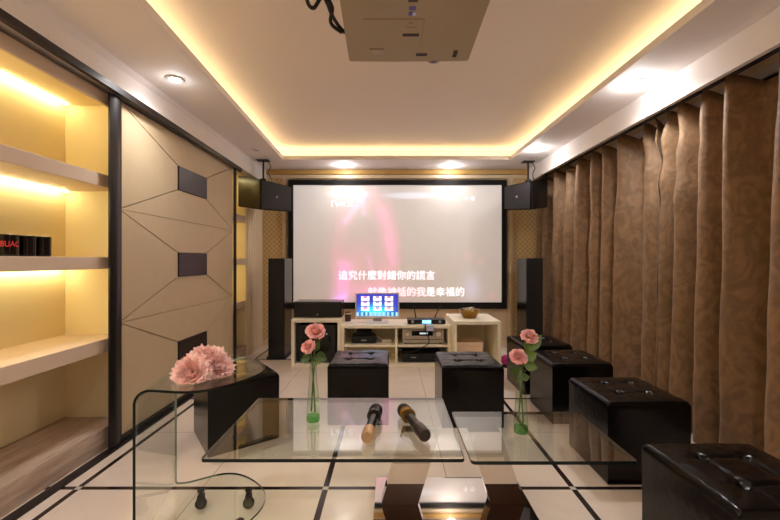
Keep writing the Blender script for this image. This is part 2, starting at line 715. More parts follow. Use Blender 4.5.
# ribbed pilaster between the far shelves and the back wall
b = BM()
pts = [(XL, 4.80), (-1.80, 4.80)]
for i in range(6):
    y = 4.82 + i * 0.088
    for t in range(7):
        a = t / 6.0
        pts.append((-1.80 + 0.022 * math.sin(PI * a), y + 0.078 * a))
pts += [(-1.80, YB), (XL, YB)]
add_prism(b, pts, 0.0, 2.22)
struct('trim_10', b, 'moulding', ang=60)

# window behind the curtains
w = BM()
add_box(w, XR - 0.012, XR + 0.01, 1.6, 3.9, 0.9, 2.3)
win = struct('window_1', w, 'night', smooth=False)
b = BM()
for y0, y1, z0, z1 in ((1.54, 3.96, 2.3, 2.36), (1.54, 3.96, 0.84, 0.9), (1.54, 1.6, 0.9, 2.3), (3.9, 3.96, 0.9, 2.3), (2.72, 2.78, 0.9, 2.3)):
    add_box(b, XR - 0.024, XR, y0, y1, z0, z1, 0.004)
obj('window_frame', b, 'whiteplastic', win)

# ------------------------------------------------------------------ left display shelves
def display_cabinet(label, y0, y1, ends):
    t = thing('display_cabinet', label, 'cabinet', (-2.0, (y0 + y1) / 2, 0))
    ox, oy = 2.0, -(y0 + y1) / 2

    def L(name, x0, x1, a, c, z0, z1, m, bev=0.003, par=t):
        q = BM()
        add_box(q, x0 + ox, x1 + ox, a + oy, c + oy, z0, z1, bev)
        return obj(name, q, m, par)
    L('back_panel', -2.22, -2.19, y0, y1, 0.143, 2.27, 'niche')
    for e in ends:
        L('end_panel', -2.19, -1.805, e, e + 0.028, 0.143, 2.24, 'niche')
    L('top_board', -2.19, -1.83, y0, y1, 2.24, 2.262, 'niche')
    if len(ends) and y0 < 1:
        L('header', -1.83, -1.81, y0, y1, 2.185, 2.262, 'shelf')
    ly0 = y0 + 0.03
    ly1 = (min(ends[-1], y1) if ends else y1)
    for z0, z1 in ((1.66, 1.741), (1.144, 1.218), (0.615, 0.70)):
        s = L('shelf', -2.19, -1.81, y0 + 0.001, ly1, z0, z1, 'shelf', 0.004)
    for z in (2.24, 1.66, 1.144):
        L('light_strip', -2.165, -2.145, ly0, ly1 - 0.03, z - 0.010, z, 'ledshelf', 0.0)
    L('ledge', -2.19, -1.81, y0, y1, 0.0, 0.143, 'marble', 0.006)
    return t


display_cabinet('lit cream wall shelves with marble ledge holding the black mugs', -0.4, 2.60, (-0.4, 2.573))
display_cabinet('narrow strip of lit wall shelves between sliding panel and corner pillar', 4.30, 4.79, (4.30, 4.762))

# sliding upholstered panel
t = thing('sliding_panel', 'cream padded sliding panel with dark rectangles and dark stiles', 'sliding panel', (-1.79, 3.43, 0.008))
y0, y1, z0, z1 = 2.51, 4.315, 0.012, 2.238
oy = -3.43
b = BM()
nz = 3
zb = [0.035 + 0.745 * i for i in range(4)]
zb[3] = 2.236
X0 = 0.010
gw = 0.0022
for i in range(3):
    a, c = zb[i], zb[i + 1]
    cz = (a + c) / 2
    ra, rc = cz - 0.1, cz + 0.1
    ry0, ry1 = 3.202 + oy, 3.688 + oy
    A = (y0 + oy, a); B = (y1 + oy, a); Cc = (y1 + oy, c); D = (y0 + oy, c)
    E = (ry0, ra); Fq = (ry1, ra); G = (ry1, rc); Hh = (ry0, rc)
    for quad in ((A, B, Fq, E), (B, Cc, G, Fq), (Cc, D, Hh, G), (D, A, E, Hh)):
        # shrink every padded field to leave a seam groove, rounded outwards a little
        q2 = []
        n = len(quad)
        for q in range(n):
            p = Vector(quad[q]); pp = Vector(quad[q - 1]); pn = Vector(quad[(q + 1) % n])
            d1 = (p - pp).normalized(); d2 = (pn - p).normalized()
            n1 = Vector((-d1.y, d1.x)); n2 = Vector((-d2.y, d2.x))
            den = 1 + n1.dot(n2)
            q2.append(p + (n1 + n2) * (gw / max(den, 0.35)))
        base = [b.verts.new((0.004, p[0], p[1])) for p in quad]
        lo = [b.verts.new((0.004, p.x, p.y)) for p in q2]
        cen = sum(q2, Vector((0, 0))) / n
        hi = [b.verts.new((X0, p.x + (cen.x - p.x) * 0.012, p.y + (cen.y - p.y) * 0.012)) for p in q2]
        for q in range(n):
            r = (q + 1) % n
            b.faces.new((base[q], base[r], lo[r], lo[q]))
            b.faces.new((lo[q], lo[r], hi[r], hi[q]))
        b.faces.new(hi)
add_box(b, -0.016, 0.004, y0 + oy, y1 + oy, z0, z1)
obj('padded_panel', b, 'leather_cream', t, smooth=False)
for i in range(3):
    cz = (zb[i] + zb[i + 1]) / 2
    b = BM()
    add_box(b, 0.0, 0.02, 3.202 + oy, 3.688 + oy, cz - 0.1, cz + 0.1, 0.003)
    obj('inset_plate', b, 'inset', t)
for a, c in ((2.405, 2.51), (4.315, 4.355)):
    b = BM()
    add_prism(b, [(0.014, a + oy), (0.026, a + oy), (0.038, a + oy + (c - a) * 0.25), (0.04, a + oy + (c - a) * 0.5), (0.038, a + oy + (c - a) * 0.75), (0.026, c + oy), (0.014, c + oy)], 0.002, z1 + 0.004)
    obj('stile', b, 'darkwood', t)
b = BM(); add_box(b, -0.016, 0.026, y0 + oy, y1 + oy, 0.0, 0.035, 0.004)
obj('bottom_rail', b, 'darkwood', t)

# ------------------------------------------------------------------ ceiling downlights
def downlight(label, x, y, on, energy=0.0, proud=0.0, spot=2.6, glow=0.0):
    t = thing('downlight', label, 'downlight', (x, y, ZS), 0, 'ceiling downlights')
    b = BM()
    add_lathe(b, [(0.036, 0.0), (0.036, -0.006), (0.044, -0.010), (0.056, -0.007), (0.060, 0.0)], 32, closed=True)
    obj('trim_ring', b, 'whiteplastic', t)
    b = BM()
    add_lathe(b, [(0.0, -0.004 - proud), (0.02, -0.004 - proud * 0.9), (0.036, -0.004)], 32)
    obj('lens', b, 'lens' if on else 'lensoff', t)
    if energy:
        lamp('downlight_beam', 'SPOT', (0, 0, -0.03 - proud), energy, SOFT, t, spot_size=spot, spot_blend=1.0, shadow_soft_size=0.06)
    if glow:   # extra point light added to brighten soffit and pelmet around the fitting
        lamp('downlight_halo_fill', 'POINT', (0, 0, -0.03 - proud), glow, SOFT, t, shadow_soft_size=0.03)
    return t


downlight('lit round downlight above the padded sliding panel', -1.49, 2.645, True, 30, 0.0, 2.6, 0.9)
downlight('brightly lit round downlight above the middle of the curtains', 1.72, 2.69, True, 36, 0.03, 2.95, 3.2)
downlight('unlit round downlight near the left hanging speaker', -1.53, 4.35, False)
downlight('lit downlight above the left half of the screen', -0.62, 5.04, True, 8, 0.02, 2.95, 3.2)
downlight('lit downlight above the right half of the screen', 0.80, 5.08, True, 8, 0.02, 2.95, 3.2)
downlight('lit downlight near the right hanging speaker', 1.63, 4.30, True, 20, 0.025, 2.95, 3)
downlight('added unseen downlight above the near end of the shelves', -1.42, 0.85, True, 36, 0.0, 2.6, 0.9)  # this and the next are out of view, added to light the foreground
downlight('added unseen downlight above the near end of the curtains', 1.40, 0.85, True, 7)
for x in (-0.6, 0.6):  # unseen pair added as fill for the whole room
    downlight('added fill downlight on the %s half of the soffit behind the camera' % ('left' if x < 0 else 'right'), x, -0.5, True, 60, 0.0, 2.7)

# ------------------------------------------------------------------ curtains
def curtain(label, ya, yb, seed, gap=0.0):
    rnd = random.Random(seed)
    # fold crest positions
    crest = []
    y = ya
    while y < yb - 0.14:
        crest.append(y)
        y += rnd.choice((0.16, 0.2, 0.24, 0.27, 0.31, 0.36))
    crest.append(yb)
    crest.append(yb + 0.3)
    amps = [rnd.uniform(0.75, 1.2) for _ in crest]
    offs = [rnd.uniform(-0.02, 0.02) for _ in crest]
    skew = [rnd.uniform(-0.05, 0.05) for _ in crest]
    for q in (0, len(crest) - 2):
        amps[q], offs[q], skew[q] = 1.0, 0.0, 0.0
    b = BM()
    NY = int((yb - ya) / 0.011)
    ZT, NZ = 2.30, 34
    rows = []
    for iz in range(NZ + 1):
        tz = iz / NZ
        row = []
        for iy in range(NY + 1):
            yy = ya + (yb - ya) * iy / NY
            # find fold
            i = 0
            while i < len(crest) - 2 and crest[i + 1] < yy:
                i += 1
            f = (yy - crest[i]) / (crest[i + 1] - crest[i])
            ph = f * 2 * PI
            c = math.cos(ph)
            sharp = 1.0 + 2.2 * (tz ** 6)
            crestv = ((c + 1) / 2) ** (sharp * 1.25)
            am = (amps[i] * (1 - f) + amps[i + 1] * f)
            A = 0.17 * am * (1 - 0.25 * tz)
            off = offs[i] * (1 - f) + offs[i + 1] * f
            x = 2.15 - A * crestv + off * (1 - tz)
            x += 0.014 * noise.noise(Vector((yy * 6, tz * 5, seed))) + 0.010 * noise.noise(Vector((yy * 16, tz * 7 + yy * 5, seed + 4)))
            # folds lean a little on their way down
            ys = yy + (skew[i] * (1 - f) + skew[i + 1] * f) * (1 - tz) * 0.8 + 0.03 * math.sin(ph) * (1 - 0.6 * tz)
            if gap:
                edge = (yy - ya) if gap > 0 else (yb - yy)
                ys += gap * max(0, 1 - edge / 0.3) * max(0, (tz - 0.82) / 0.18) ** 1.3
                x += 0.02 * max(0, 1 - edge / 0.5) * math.sin(tz * 46 + yy * 20) * max(0, (tz - 0.55) / 0.45)
            zz = 0.012 + (ZT - 0.012) * tz
            sag = 0.075 * (1 - crestv) ** 1.5
            zz -= sag * max(0, (tz - 0.8) / 0.2) ** 2
            x_lim = 2.252
            row.append(b.verts.new((min(x, x_lim), ys, zz)))
        rows.append(row)
    for r0, r1 in zip(rows, rows[1:]):
        for i in range(NY):
            b.faces.new((r0[i], r0[i + 1], r1[i + 1], r1[i]))
    o = obj('curtain', b, 'damask', None, ang=180, recalc=False)
    md = o.modifiers.new('thickness', 'SOLIDIFY')
    md.thickness = 0.004
    tag(o, label, 'curtain', 'brown window curtains')
    return o


curtain('brown damask curtain at the screen end with bunched leading edge', 2.862, 5.26, 3, 0.085)
curtain('brown damask curtain nearer the camera beside the big front ottoman', 0.55, 2.858, 11, -0.03)
t = thing('curtain_rail', 'metal curtain rail hidden behind the white pelmet', 'curtain rail', (2.1, 2.9, 2.34))
b = BM(); add_tube(b, [(0, -2.6, 0), (0, 2.4, 0)], 0.012, 10)
obj('rail', b, 'gunmetal', t)
for y in (-2.5, 0.0, 2.3):
    b = BM(); add_box(b, -0.01, 0.01, y - 0.01, y + 0.01, 0.0, 0.11)
    obj('bracket', b, 'gunmetal', t)

# ------------------------------------------------------------------ projection screen
def S(px, py, Y):
    return Vector(((px - CX) * Y / F, Y, H + (CY - py) * Y / F))


YS = 5.28
a = S(288, 179.8, YS); c = S(507, 309, YS)
SX0, SX1, SZ1, SZ0 = a.x, c.x, a.z, c.z
t = thing('projection_screen', 'large wide projection screen with black border showing karaoke lyrics', 'screen', ((SX0 + SX1) / 2, YS, SZ0))
ox, oz = (SX0 + SX1) / 2, SZ0
bw = 0.069
b = BM()
hw, hh = (SX1 - SX0) / 2, SZ1 - SZ0
for x0_, x1_, z0_, z1_ in ((-hw, hw, 0, 0.09), (-hw, hw, hh - bw, hh), (-hw, -hw + bw, 0.09, hh - bw), (hw - bw, hw, 0.09, hh - bw)):
    add_box(b, x0_, x1_, 0.0, 0.055, z0_, z1_, 0.006)
obj('border', b, 'blackvelvet', t)
MT['screenpic'] = attr_emis('projected picture on white cloth', rgb(198, 190, 182), 1.0)
b = BM()
nx, nzz = 220, 128
grid = [[b.verts.new((-hw + bw + (2 * hw - 2 * bw) * i / nx, 0.02, 0.09 + (hh - bw - 0.09) * j / nzz)) for i in range(nx + 1)] for j in range(nzz + 1)]
for j in range(nzz):
    for i in range(nx):
        b.faces.new((grid[j][i], grid[j][i + 1], grid[j + 1][i + 1], grid[j + 1][i]))
scr = obj('screen_cloth', b, 'screenpic', t, smooth=False, recalc=False)


def gauss(d, s):
    return math.exp(-(d / s) ** 2)


def seg_d(px, py, ax, ay, bx, by):
    vx, vy = bx - ax, by - ay
    u = max(0, min(1, ((px - ax) * vx + (py - ay) * vy) / (vx * vx + vy * vy)))
    return math.hypot(px - ax - vx * u, py - ay - vy * u)


def picture(px, py):
    """Projected image, by the photo's own pixel positions: pink backlit glow, violet corner, pale caption blurs, painted downlight wash."""
    k0 = max(0.0, min(1.0, (302 - py) / 120.0)); r = 0.25 + 0.07 * k0; g = 0.205 + 0.09 * k0; bl = 0.175 + 0.11 * k0  # downlight wash painted into the emission, paler and brighter towards the top
    # pink arch
    d = abs(math.hypot((px - 364) / 27.0, (py - 246) / 48.0) - 1.0)
    if py < 300:
        k = gauss(d, 0.30) * (0.8 if px > 364 else 0.45) * (1 + 0.7 * noise.noise(Vector((px * 0.22, py * 0.06, 9))))
        r += 0.20 * k; g += 0.01 * k; bl += 0.06 * k
    k = gauss(seg_d(px, py, 383, 212, 394, 262), 6)
    r += 0.17 * k; g += 0.01 * k; bl += 0.08 * k
    k = gauss(seg_d(px, py, 345, 222, 363, 197), 3.4)
    r += 0.22 * k; g += 0.10 * k; bl += 0.20 * k
    k = gauss(seg_d(px, py, 362, 197, 364, 214), 2.2)
    r += 0.14 * k; g += 0.07 * k; bl += 0.17 * k
    k = gauss(math.hypot((px - 358) / 24, (py - 262) / 26), 1.0)
    r += 0.15 * k; g += 0.01 * k; bl += 0.04 * k
    k = gauss(seg_d(px, py, 368, 258, 373, 272), 1.8)
    r += 0.18 * k; g += 0.04 * k; bl += 0.12 * k
    k = gauss(seg_d(px, py, 345, 268, 338, 304), 8)
    r += 0.30 * k; g += 0.03 * k; bl += 0.22 * k
    k = gauss(seg_d(px, py, 344, 297, 334, 303), 4)
    r += 0.16 * k; g += 0.10 * k; bl += 0.42 * k
    k = gauss(math.hypot((px - 378) / 30, (py - 292) / 8), 1.0)
    r += 0.22 * k; g += 0.02 * k; bl += 0.13 * k
    # caption blurs along the top
    k = gauss(math.hypot((px - 412) / 27, (py - 195.5) / 3.2) ** 2, 1.0)
    r += 0.20 * k; g += 0.24 * k; bl += 0.34 * k
    k = gauss(math.hypot((px - 348) / 20, (py - 194) / 4.0) ** 2, 1.0)
    r += 0.22 * k; g += 0.22 * k; bl += 0.24 * k
    # pale blue patch low on the right
    k = gauss(math.hypot((px - 472) / 9, (py - 288) / 13), 1.0)
    r += 0.08 * k; g += 0.10 * k; bl += 0.18 * k
    # slight rosy dots at right
    for qx, qy in ((480, 262), (492, 296), (468, 256)):
        k = gauss(math.hypot(px - qx, py - qy), 4)
        r += 0.10 * k; g += 0.02 * k; bl += 0.03 * k
    n_ = 0.012 * noise.noise(Vector((px * 0.12, py * 0.12, 3)))
    return max(0, r + n_), max(0, g + n_), max(0, bl + n_)


def paint(o, fn):
    at = o.data.attributes.new('picture', 'FLOAT_COLOR', 'POINT')
    vals = []
    for v in o.data.vertices:
        vals += list(fn(v.co)) + [1.0]
    at.data.foreach_set('color', vals)


paint(scr, lambda co: picture(CX + (co.x + ox) * F / (YS + 0.02), CY - (co.z + oz - H) * F / (YS + 0.02)))


def lyric(name, body, px, py, size_px, m, sx=1.0):
    p = S(px, py, YS)
    text_mesh(name, body, size_px * YS / F, m, t, (p.x - ox, 0.016, p.z - oz), (PI / 2, 0, 0), sx=sx, bold=0.0)


lyric('lyric_text', '追究什麼對錯你的謊言', 338.0, 279.0, 9.75, 'lyric')
lyric('lyric_text', '就像神話的我', 367.5, 295.6, 9.75, 'lyricpink')
lyric('lyric_text', '是幸福的', 426.0, 295.6, 9.75, 'lyric')
lyric('corner_logo', 'Γv', 330.5, 206.5, 8.5, 'lyric')
lyric('corner_logo', 'M 立', 340.0, 206.0, 6.5, 'caption')
lyric('corner_logo', '卡 巾', 463.0, 200.5, 5.5, 'caption')

# ------------------------------------------------------------------ hanging loudspeakers
def hanging_speaker(label, x, y, sgn, plan, front):
    t = thing('hanging_speaker', label, 'speaker', (x, y, ZS), 0, 'corner loudspeakers hung from the ceiling')
    b = BM()
    add_box(b, -0.075, 0.075, -0.05, 0.05, -0.012, 0.0, 0.003)
    obj('ceiling_plate', b, 'blackmatte', t)
    b = BM()
    add_tube(b, [(0, 0, -0.01), (0, 0, -0.24)], 0.011, 10)
    add_box(b, -0.03, 0.03, -0.025, 0.025, -0.285, -0.23, 0.004)
    obj('bracket_arm', b, 'blackmatte', t)
    b = BM()
    add_tube(b, catmull([(0.05 * sgn, 0, -0.01), (0.09 * sgn, 0.01, -0.08), (0.06 * sgn, 0.0, -0.15), (0.085 * sgn, 0.05, -0.22)], 6), 0.005, 6)
    obj('cable', b, 'cable', t)
    # plan corners: side-back, front edge, far front edge, rear; each with its own top and bottom (tilted down)
    P = [(Vector((px_ - x, py_ - y, zl - ZS)), Vector((px_ - x, py_ - y, zh - ZS))) for px_, py_, zl, zh in plan]
    b = BM()
    lo = [b.verts.new(p[0]) for p in P]
    hi = [b.verts.new(p[1]) for p in P]
    b.faces.new(lo); b.faces.new(hi)
    n = len(P)
    for i in range(n):
        b.faces.new((lo[i], lo[(i + 1) % n], hi[(i + 1) % n], hi[i]))
    bmesh.ops.recalc_face_normals(b, faces=b.faces[:])
    bmesh.ops.bevel(b, geom=b.edges[:], offset=0.008, segments=2, affect='EDGES')
    obj('cabinet', b, 'blackcab', t)
    # perforated front grille standing just proud of the front face
    i0, i1 = front
    a_, b_, c_, d_ = P[i0][0], P[i1][0], P[i1][1], P[i0][1]
    nr = (b_ - a_).cross(d_ - a_).normalized()
    cen = (a_ + b_ + c_ + d_) / 4
    if nr.dot(Vector((-x, -y, -1.0)) - cen) < 0:
        nr = -nr
    b = BM()
    q = [cen + (p - cen) * 0.94 for p in (a_, b_, c_, d_)]
    v0 = [b.verts.new(p - nr * 0.003) for p in q]
    v1_ = [b.verts.new(p + nr * 0.012) for p in q]
    b.faces.new(v0); b.faces.new(v1_)
    for i in range(4):
        b.faces.new((v0[i], v0[(i + 1) % 4], v1_[(i + 1) % 4], v1_[i]))
    bmesh.ops.recalc_face_normals(b, faces=b.faces[:])
    bmesh.ops.bevel(b, geom=b.edges[:], offset=0.006, segments=2, affect='EDGES')
    g = obj('front_grille', b, 'grille', t)
    b = BM()
    add_lathe(b, [(0.0, 0.003), (0.010, 0.002), (0.014, 0.0), (0.0, 0.0)], 16, M=Matrix.Translation(cen + nr * 0.012) @ aim(nr))
    obj('badge', b, 'greyplastic', g)
    return t


def aim(d):
    return Vector((0, 0, 1)).rotation_difference(Vector(d).normalized()).to_matrix().to_4x4()


hanging_speaker('black loudspeaker hung in the corner left of the screen', -1.60, 4.80, 1, [(-1.86, 4.65, 1.85, 2.225), (-1.539, 4.5, 1.79, 2.15), (-1.242, 4.797, 1.80, 2.114), (-1.58, 5.0, 1.88, 2.19)], (1, 2))
hanging_speaker('black loudspeaker hung beside the curtain right of the screen', 1.74, 4.86, 1, [(1.91, 4.66, 1.84, 2.20), (1.645, 4.5, 1.79, 2.13), (1.40, 4.75, 1.82, 2.11), (1.70, 5.02, 1.88, 2.18)], (1, 2))


# ------------------------------------------------------------------ tower speakers
def tower(label, x, y, rz):
    t = thing('tower_speaker', label, 'speaker', (x, y, 0), rz, 'tower speakers either side of the screen')
    b = BM(); add_box(b, -0.10, 0.10, -0.175, 0.175, 0.03, 1.22, 0.006)
    obj('cabinet', b, 'blackcab', t)
    b = BM(); add_box(b, -0.115, 0.115, -0.19, 0.19, 0.0, 0.03, 0.005)
    obj('plinth', b, 'blackmatte', t)
    b = BM(); add_box(b, -0.092, 0.092, -0.187, -0.176, 0.25, 1.21, 0.006)
    obj('front_grille', b, 'blackmatte', t)
    return t


tower('tall black tower speaker left of the screen by the wallpaper', -1.385, 4.80, 0)
tower('tall black tower speaker right of the screen by the curtain', 1.735, 4.80, 0)


# ------------------------------------------------------------------ low media furniture
def open_unit(name, label, x0, x1, y0, y1, zt, shelves=(), dividers=(), foot=0.0):
    cx, cy = (x0 + x1) / 2, (y0 + y1) / 2
    t = thing(name, label, 'cabinet', (cx, cy, 0))
    th = 0.036
    w, d = (x1 - x0) / 2, (y1 - y0) / 2

    def L(n, *a):
        q = BM(); add_box(q, *a, 0.003); return obj(n, q, 'birch', t)
    L('top_board', -w, w, -d, d, zt - th, zt)
    L('bottom_board', -w + th, w - th, -d, d, 0.0, th)
    L('side_panel', -w, -w + th, -d, d, 0.0, zt - th)
    L('side_panel', w - th, w, -d, d, 0.0, zt - th)
    L('back_panel', -w + th, w - th, d - 0.012, d, th, zt - th)
    for z in shelves:
        L('shelf', -w + th, w - th, -d + 0.004, d - 0.012, z - 0.012, z + 0.012)
    for x in dividers:
        zz = [th] + [s for s in shelves] + [zt - th]
        for za, zb_ in zip(zz, zz[1:]):
            L('divider', x - 0.012 - cx, x + 0.012 - cx, -d + 0.004, d - 0.012, za + (0.012 if za > th else 0), zb_ - (0.012 if zb_ < zt - th else 0))
    return t


open_unit('cube_shelf', 'pale wood open cube holding the black subwoofer', -1.12, -0.565, 4.295, 4.745, 0.535)
open_unit('media_console', 'low pale wood console of four cubbies under the computer', -0.562, 0.675, 4.295, 4.745, 0.468, (0.235,), (0.06,))
open_unit('cube_shelf', 'pale wood open cube holding a white carton under the gold basket', 0.679, 1.195, 4.15, 4.745, 0.535)

# subwoofer in the left cube
t = thing('subwoofer', 'black subwoofer inside the left pale wood cube', 'speaker', (-0.8425, 4.52, 0.036))
b = BM(); add_box(b, -0.215, 0.215, -0.19, 0.19, 0.012, 0.43, 0.01)
obj('cabinet', b, 'blackmatte', t)
b = BM(); add_lathe(b, [(0.0, 0.0), (0.06, 0.004), (0.13, 0.014), (0.15, 0.018), (0.165, 0.006), (0.165, 0.0)], 32, M=Matrix.Translation((0, -0.19, 0.23)) @ Matrix.Rotation(PI / 2, 4, 'X'))
obj('driver_cone', b, 'blackcab', t)
for sx_ in (-1, 1):
    for sy_ in (-1, 1):
        b = BM(); add_lathe(b, [(0.0, 0.0), (0.018, 0.0), (0.018, 0.013), (0.0, 0.013)], 12, M=Matrix.Translation((0.17 * sx_, 0.15 * sy_, 0.0)))
        obj('foot', b, 'cable', t)

# centre speaker
t = thing('centre_speaker', 'long black centre speaker on top of the left cube', 'speaker', (-0.845, 4.54, 0.535))
b = BM(); add_box(b, -0.275, 0.275, -0.13, 0.13, 0.0, 0.185, 0.008)
obj('cabinet', b, 'blackcab', t)
b = BM(); add_box(b, -0.265, 0.265, -0.142, -0.131, 0.01, 0.176, 0.006)
g = obj('front_grille', b, 'blackmatte', t)
b = BM(); add_lathe(b, [(0.0, 0.003), (0.008, 0.002), (0.009, 0.0), (0.0, 0.0)], 12, M=Matrix.Translation((0, -0.142, 0.04)) @ Matrix.Rotation(PI / 2, 4, 'X'))
obj('badge', b, 'greyplastic', g)

# all-in-one computer
t = thing('desktop_computer', 'white desktop computer with glowing blue song menu', 'computer', (-0.16, 4.50, 0.468))
pw, ph = 0.258, 0.262
b = BM(); add_box(b, -pw, pw, -0.018, 0.02, 0.055, 0.055 + ph + 0.03, 0.006)
obj('monitor_shell', b, 'whiteplastic', t)
MT['pcpic'] = attr_emis('computer menu picture', (0.02, 0.02, 0.03, 1), 1.6, 0.2)
b = BM()
nx2, nz2 = 96, 56
gx0, gx1, gz0, gz1 = -pw + 0.016, pw - 0.016, 0.078, 0.055 + ph + 0.016
grid = [[b.verts.new((gx0 + (gx1 - gx0) * i / nx2, -0.0195, gz0 + (gz1 - gz0) * j / nz2)) for i in range(nx2 + 1)] for j in range(nz2 + 1)]
for j in range(nz2):
    for i in range(nx2):
        b.faces.new((grid[j][i], grid[j][i + 1], grid[j + 1][i + 1], grid[j + 1][i]))
disp = obj('display', b, 'pcpic', t, smooth=False, recalc=False)


def menu(co):
    u = (co.x - gx0) / (gx1 - gx0)
    v = (co.z - gz0) / (gz1 - gz0)
    col = [0.03, 0.03, 0.30]
    k = gauss(math.hypot((u - 0.45) / 0.3, (v - 0.15) / 0.28), 1.0)
    col = [0.03 + 0.0 * k, 0.03 + 0.75 * k, 0.30 + 0.65 * k]
    if v < 0.17:
        s = 0.5 + 0.5 * math.sin(u * 60)
        if gauss(u - 0.5, 0.2) > 0.35:
            s = max(s, 0.7)
        col = [0.25 * s, 0.5 * s + 0.05, 0.75 * s + 0.2]
    cols3 = [(1.0, 0.75, 0.95), (0.75, 0.9, 1.0), (1.0, 0.85, 0.6)]
    for ci, cu_ in enumerate((0.21, 0.5, 0.78)):
        for rv in (0.80, 0.565, 0.33):
            du, dv = abs(u - cu_), v - rv
            if du < 0.10 and abs(dv) < 0.095:
                top = dv > -0.01
                if top and du < 0.05:
                    q = 0.35 + 0.3 * noise.noise(Vector((u * 30, v * 30, ci)))
                    return (0.35 * cols3[ci][0] + q * 0.2, 0.25 * cols3[ci][1], 0.4 * cols3[ci][2])
                return cols3[ci] if top else (0.95, 0.97, 1.0)
    return tuple(col)


paint(disp, menu)
b = BM(); add_prism(b, [(-0.012, 0.0), (0.012, 0.0), (0.03, 0.06), (0.03, 0.12), (0.015, 0.12), (0.012, 0.06)], -0.05, 0.05, 'X')
bmesh.ops.translate(b, vec=(0, 0.02, 0.005), verts=b.verts[:])
obj('stand_neck', b, 'greyplastic', t)
b = BM(); add_box(b, -0.13, 0.13, -0.09, 0.09, 0.0, 0.012, 0.005)
obj('stand_foot', b, 'whiteplastic', t)

t = thing('computer_mouse', 'small white computer mouse left of the computer', 'mouse', (-0.455, 4.40, 0.468))
b = BM()
bmesh.ops.create_uvsphere(b, u_segments=20, v_segments=12, radius=1.0)
bmesh.ops.delete(b, geom=[v for v in b.verts if v.co.z < -0.05], context='VERTS')
bmesh.ops.scale(b, vec=(0.058, 0.04, 0.026), verts=b.verts[:])
bmesh.ops.translate(b, vec=(0, 0, 0.002), verts=b.verts[:])
obj('shell', b, 'whiteplastic', t)
b = BM(); add_tube(b, catmull([(0.05, 0.01, 0.006), (0.10, 0.05, 0.005), (0.18, 0.09, 0.005)], 6), 0.0035, 6)
obj('cable', b, 'whitecable', t)

t = thing('pen_cup', 'small brown cup beside the black centre speaker', 'cup', (-0.515, 4.58, 0.468))
b = BM(); add_lathe(b, [(0.0, 0.0), (0.034, 0.0), (0.040, 0.11), (0.036, 0.11), (0.031, 0.008), (0.0, 0.008)], 20)
obj('cup_body', b, 'wallbrown', t)
b = BM(); add_lathe(b, [(0.0385, 0.085), (0.0405, 0.085), (0.0415, 0.105), (0.0395, 0.105)], 20, closed=True)
obj('band', b, 'tanlight', t)

# wireless microphone receiver
t = thing('wireless_receiver', 'black wireless microphone receiver with blue display and two aerials', 'receiver', (0.405, 4.44, 0.468))
b = BM(); add_box(b, -0.215, 0.215, -0.09, 0.09, 0.006, 0.054, 0.004)
obj('case', b, 'blackmatte', t)
b = BM(); add_box(b, -0.05, 0.05, -0.093, -0.088, 0.012, 0.048)
obj('display', b, 'bluelcd', t)
for x in (-0.16, 0.15):
    b = BM(); add_lathe(b, [(0.0, 0.018), (0.014, 0.018), (0.016, 0.0), (0.0, 0.0)], 16, M=Matrix.Translation((x, -0.09, 0.030)) @ Matrix.Rotation(PI / 2, 4, 'X'))
    obj('knob', b, 'greyplastic', t)
for x, dx in ((-0.11, -0.03), (0.11, 0.075)):
    b = BM(); add_tube(b, [(x, 0.08, 0.045), (x + dx * 0.2, 0.085, 0.085), (x + dx, 0.095, 0.20)], [0.008, 0.007, 0.005], 8)
    obj('aerial', b, 'cable', t)
for x in (-0.19, 0.19):
    b = BM(); add_box(b, x - 0.015, x + 0.015, -0.07, 0.07, 0.0, 0.009)
    obj('foot', b, 'cable', t)

# silver amplifier
t = thing('amplifier', 'champagne silver amplifier in the upper right cubby', 'amplifier', (0.365, 4.49, 0.247))
b = BM(); add_box(b, -0.235, 0.235, -0.15, 0.16, 0.014, 0.168, 0.004)
obj('case', b, 'silver', t)
b = BM(); add_box(b, -0.13, 0.11, -0.153, -0.149, 0.095, 0.15)
d = obj('display', b, 'blackcab', t)
b = BM(); add_box(b, -0.04, 0.05, -0.1545, -0.1528, 0.112, 0.132)
obj('readout', b, 'vfd', d)
for x, r in ((-0.18, 0.018), (0.17, 0.026)):
    b = BM(); add_lathe(b, [(0.0, 0.022), (r * 0.9, 0.022), (r, 0.018), (r, 0.0), (0.0, 0.0)], 24, M=Matrix.Translation((x, -0.15, 0.115)) @ Matrix.Rotation(PI / 2, 4, 'X'))
    obj('knob', b, 'whiteplastic', t)
for x in (-0.2, 0.2):
    for y in (-0.11, 0.12):
        b = BM(); add_lathe(b, [(0.0, 0.0), (0.018, 0.0), (0.018, 0.016), (0.0, 0.016)], 12, M=Matrix.Translation((x, y, 0.0)))
        obj('foot', b, 'cable', t)
b = BM(); add_box(b, -0.22, 0.22, -0.152, -0.1495, 0.05, 0.056)
obj('front_groove', b, 'gunmetal', t)

# black disc player below
t = thing('disc_player', 'flat black disc player in the lower right cubby', 'player', (0.355, 4.49, 0.036))
b = BM(); add_box(b, -0.225, 0.225, -0.15, 0.15, 0.01, 0.10, 0.004)
obj('case', b, 'blackmatte', t)
b = BM(); add_box(b, -0.13, -0.07, -0.153, -0.149, 0.055, 0.065)
obj('logo_plate', b, 'greyplastic', t)
b = BM(); add_box(b, -0.05, 0.15, -0.152, -0.149, 0.06, 0.085)
obj('disc_tray', b, 'blackcab', t)
for x in (-0.2, 0.2):
    b = BM(); add_box(b, x - 0.015, x + 0.015, -0.12, 0.12, 0.0, 0.011)
    obj('foot', b, 'cable', t)

